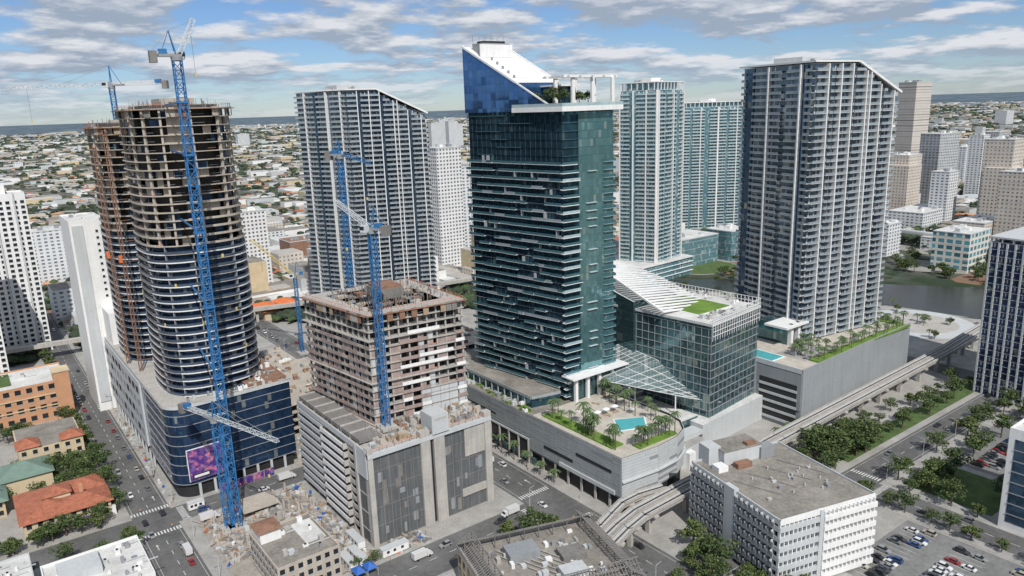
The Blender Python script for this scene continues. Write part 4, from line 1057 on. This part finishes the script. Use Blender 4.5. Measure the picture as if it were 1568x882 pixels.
# ------------------------------------------------------------ cars
def car_mesh(kind):
    mb=MB()
    if kind=='truck': L,W,H=7.5,2.3,3.1
    elif kind=='suv': L,W,H=4.8,1.9,1.75
    else: L,W,H=4.6,1.8,1.42
    def loft(secs,m):
        b=len(mb.v)
        for x,hw,z0,z1 in secs: mb.v+=[(x,-hw,z0),(x,hw,z0),(x,hw*.94,z1),(x,-hw*.94,z1)]
        i=mb.mid(m);n=len(secs)
        for k in range(n-1):
            for j in range(4):
                l=(j+1)%4;mb.f.append((b+4*k+j,b+4*k+l,b+4*k+4+l,b+4*k+4+j));mb.mi.append(i)
        mb.f.append((b,b+3,b+2,b+1));mb.mi.append(i);mb.f.append(tuple(b+4*(n-1)+j for j in range(4)));mb.mi.append(i)
    if kind=='truck':
        mb.box(-3.75,1.4,-1.15,1.15,.9,3.1,'car');loft([(1.6,1.05,.5,2.3),(2.6,1.05,.5,2.25),(3.1,1.02,.5,1.4),(3.7,.98,.5,1.2)],'car');mb.quad([(2.62,-.9,2.2),(2.62,.9,2.2),(3.14,.88,1.45),(3.14,-.88,1.45)],'cglass')
        mb.box(-3.7,3.4,-.5,.5,.5,.9,'concd')
    else:
        h=L/2;bh=H*.58
        loft([(-h,W*.42,.35,bh*.85),(-h+.25,W/2,.25,bh),(-h*.4,W/2,.22,bh*1.02),(h*.35,W/2,.22,bh),(h-.3,W*.48,.25,bh*.85),(h,W*.4,.35,bh*.65)],'car')
        c0=-h+.35 if kind=='suv' else -h+.75
        loft([(c0,W*.44,bh*.98,bh*1.0),(c0+.45,W*.41,bh*.98,H-.07),(h*.12,W*.41,bh*.98,H-.07),(h*.48,W*.44,bh*.96,bh*.98)],'cglass')
        mb.box(c0+.5,h*.1,-W*.37,W*.37,H-.07,H,'car')
    for x in (-L*.3,L*.31):
        for y in (-1,1):
            b=len(mb.v);k=10;r=.34 if kind!='truck' else .48;i=mb.mid('tire')
            for yy in (y*(W/2-.2),y*(W/2+.02)):
                for j in range(k): t=6.283*j/k;mb.v.append((x+r*math.cos(t),yy,r+r*math.sin(t)))
            for j in range(k): l=(j+1)%k;mb.f.append((b+j,b+l,b+k+l,b+k+j));mb.mi.append(i)
            mb.f.append(tuple(b+k+j for j in range(k)));mb.mi.append(i);mb.f.append(tuple(b+j for j in range(k)));mb.mi.append(i)
    return mb.obj('car_template',False).data
CM={k:car_mesh(k) for k in ('sedan','suv','truck')}
CC=[(.75,.75,.75),(.7,.7,.7),(.03,.03,.035),(.05,.05,.06),(.3,.31,.32),(.16,.17,.18),(.35,.03,.03),(.04,.09,.25),(.45,.42,.36),(.02,.02,.02)]
def car(x,y,a,nm='car'):
    k='suv' if R()<.4 else 'sedan'
    if nm=='truck': k='truck'
    put(nm,CM[k],x,y,.05,1,a,random.choice(CC) if k!='truck' else (.7,.7,.7))
for y in range(60,640,13):
    if R()<.5: car(39.5,y+RU(-3,3),-1.57)
    if R()<.5: car(46.5,y+RU(-3,3),1.57)
    if R()<.5: car(163.5,y+RU(-3,3),-1.57)
    if R()<.5: car(171.5,y+RU(-3,3),1.57)
for x in range(180,455,11):
    if 260<x<282: continue
    if R()<.45: car(x,136,0)
    if R()<.4: car(x+3,142,3.14)
for y in range(62,126,12):
    if R()<.5: car(266.5,y,-1.57)
    if R()<.5: car(273,y,1.57)
for x in range(60,156,12):
    if R()<.4: car(x,198,0)
    if R()<.4: car(x,206,3.14)
    if R()<.3: car(x,289,0)
for (x0,x1,y0,y1) in ((212,258,60,112),(316,416,66,126)):
    y=y0+6
    while y<y1-4:
        x=x0+3
        while x<x1-4:
            for yy in (2.5,7.6):
                if R()<.5: car(x+1.41+RU(-.15,.15),y+yy+RU(-.3,.3),1.57+(3.14 if R()<.5 else 0)+RU(-.04,.04),'parked_car')
            x+=2.7
        y+=17
for x,y,a in ((110,205,0),(60,280,0),(150,208,3.14),(47,262,1.57),(169,250,1.57),(95,292,0)): car(x,y,a,'truck')
mb=MB();mb.cyl(0,0,0,9,.12,.07,8,'lgrey');mb.beam((0,0,8.9),(2,0,9.3),.1,'lgrey');mb.box(1.6,2.5,-.15,.15,9.2,9.35,'grey');mb.cyl(0,0,0,.5,.25,.25,8,'conc');LM=mb.obj('lamp_template',False).data
for y in range(110,600,32): put('street_lamp',LM,158,y,0,1,0);put('street_lamp',LM,51.5,y,0,1,3.14)
for x in range(190,410,30): put('street_lamp',LM,x,131,0,1,1.57)
def person_mesh():
    V=[(0,0,.95),(0,0,1.2),(0,0,1.42),(0,0,1.52),(0,.02,1.68),(-.1,0,.9),(-.13,.08,.5),(-.13,-.02,.06),(-.13,.12,.03),(.1,0,.9),(.13,-.1,.5),(.14,-.22,.08),(.14,-.08,.04),(-.2,0,1.4),(-.27,-.05,1.13),(-.26,.08,.88),(.2,0,1.4),(.27,.05,1.13),(.26,-.05,.88)]
    E=[(0,1),(1,2),(2,3),(3,4),(0,5),(5,6),(6,7),(7,8),(0,9),(9,10),(10,11),(11,12),(2,13),(13,14),(14,15),(2,16),(16,17),(17,18)]
    rr=[.14,.13,.14,.06,.11,.1,.07,.05,.045,.1,.07,.05,.045,.07,.05,.04,.07,.05,.04]
    me=bpy.data.meshes.new('p');me.from_pydata(V,E,[]);o=bpy.data.objects.new('p',me);COL.objects.link(o)
    o.modifiers.new('s','SKIN');sk=me.skin_vertices[0].data
    for i,r in enumerate(rr): sk[i].radius=(r,r)
    sk[0].use_root=True
    o.modifiers.new('d','SUBSURF').levels=1
    dg=bpy.context.evaluated_depsgraph_get();nm=bpy.data.meshes.new_from_object(o.evaluated_get(dg));bpy.data.objects.remove(o)
    nm.materials.clear()
    for k in ('cloth','skin','bluecan'): nm.materials.append(M[k])
    for p in nm.polygons:
        z=p.center.z;p.material_index=1 if z>1.5 or (abs(p.center.x)>.22 and z<1.0) else (2 if z<.92 else 0)
    return nm
PP=person_mesh()
for x,y in ((166,190),(169,189.5),(177.5,232),(157,232),(60,250),(66,262),(72,256),(80,249),(90,258),(88,274),(47,283),(40,303),(104,217),(178,200),(178.6,262),(157.4,262)): put('pedestrian',PP,x,y,.1,1)
# ------------------------------------------------------------ sun, sky, camera
sx,sy=-.32,-.95;el=math.radians(47)
h=math.hypot(sx,sy);S=Vector((sx/h*math.cos(el),sy/h*math.cos(el),math.sin(el)))
sd=bpy.data.lights.new('sun','SUN');sd.energy=4.2;sd.angle=math.radians(.5);sd.color=(1,.96,.90);so=bpy.data.objects.new('sun',sd);COL.objects.link(so);so.rotation_euler=S.to_track_quat('Z','Y').to_euler()
W=bpy.data.worlds.new('World');bpy.context.scene.world=W;W.use_nodes=True;nt=W.node_tree;nt.nodes.clear();k=N(nt)
sky=k.n('ShaderNodeTexSky',sky_type='NISHITA');sky.sun_disc=False;sky.sun_elevation=el;sky.sun_rotation=math.atan2(sx,sy);sky.altitude=0;sky.air_density=1.;sky.dust_density=.1;sky.ozone_density=4.
tc=k.n('ShaderNodeTexCoord');sp=k.n('ShaderNodeSeparateXYZ');k.l(tc.outputs['Generated'],sp.inputs[0])
z=k.m('MAXIMUM',sp.outputs[2],0.)
def layer(d0):
    den=k.m('ADD',z,d0);cb=k.n('ShaderNodeCombineXYZ');k.l(k.m('DIVIDE',sp.outputs[0],den),cb.inputs[0]);k.l(k.m('DIVIDE',sp.outputs[1],den),cb.inputs[1]);cb.inputs[2].default_value=3.1;return cb.outputs[0]
c0=layer(.13);c1=layer(.142)
n1=k.noise(c0,1.7,10,.56);n3=k.noise(c1,1.7,10,.56);n2=k.noise(c0,6.,6,.65)
mask=k.ramp(k.m('ADD',n1,k.ramp(sp.outputs[2],.06,.17,0,.05)),.43,.53)
pale=k.ramp(k.m('ADD',k.m('SUBTRACT',n1,n3),k.m('MULTIPLY',k.m('SUBTRACT',n2,.5),.30)),-.04,.13)
cc=k.mix(pale,(.40,.48,.60),(.88,.90,.95))
tint=k.mix(1.,sky.outputs[0],(.78,.92,1.18),'MULTIPLY')
b1=k.n('ShaderNodeBackground');k.l(tint,b1.inputs[0]);b1.inputs[1].default_value=.078
b2=k.n('ShaderNodeBackground');k.l(cc,b2.inputs[0]);b2.inputs[1].default_value=.85
fade=k.ramp(sp.outputs[2],0.0,.05,.25,.97)
mx=k.n('ShaderNodeMixShader');k.l(k.m('MULTIPLY',mask,fade),mx.inputs[0]);k.l(b1.outputs[0],mx.inputs[1]);k.l(b2.outputs[0],mx.inputs[2])
out=k.n('ShaderNodeOutputWorld');k.l(mx.outputs[0],out.inputs[0])
cd=bpy.data.cameras.new('camera');co=bpy.data.objects.new('camera',cd);COL.objects.link(co)
p=math.radians(13.54);a=math.radians(1.92);ca,sa=math.cos(a),math.sin(a)
f=Vector((0,math.cos(p),-math.sin(p)));r0=Vector((1,0,0));u0=Vector((0,math.sin(p),math.cos(p)))
r=r0*ca-u0*sa;u=u0*ca+r0*sa
Rz=Matrix.Rotation(-math.radians(36.6),3,'Z');r,u,f=Rz@r,Rz@u,Rz@f
co.matrix_world=Matrix((( r.x,u.x,-f.x,0),(r.y,u.y,-f.y,0),(r.z,u.z,-f.z,150),(0,0,0,1)));cd.sensor_width=36;cd.lens=36*1150/1568;cd.clip_start=1;cd.clip_end=120000
sc=bpy.context.scene;sc.camera=co;sc.view_settings.view_transform='Standard';sc.view_settings.look='None';sc.view_settings.exposure=0
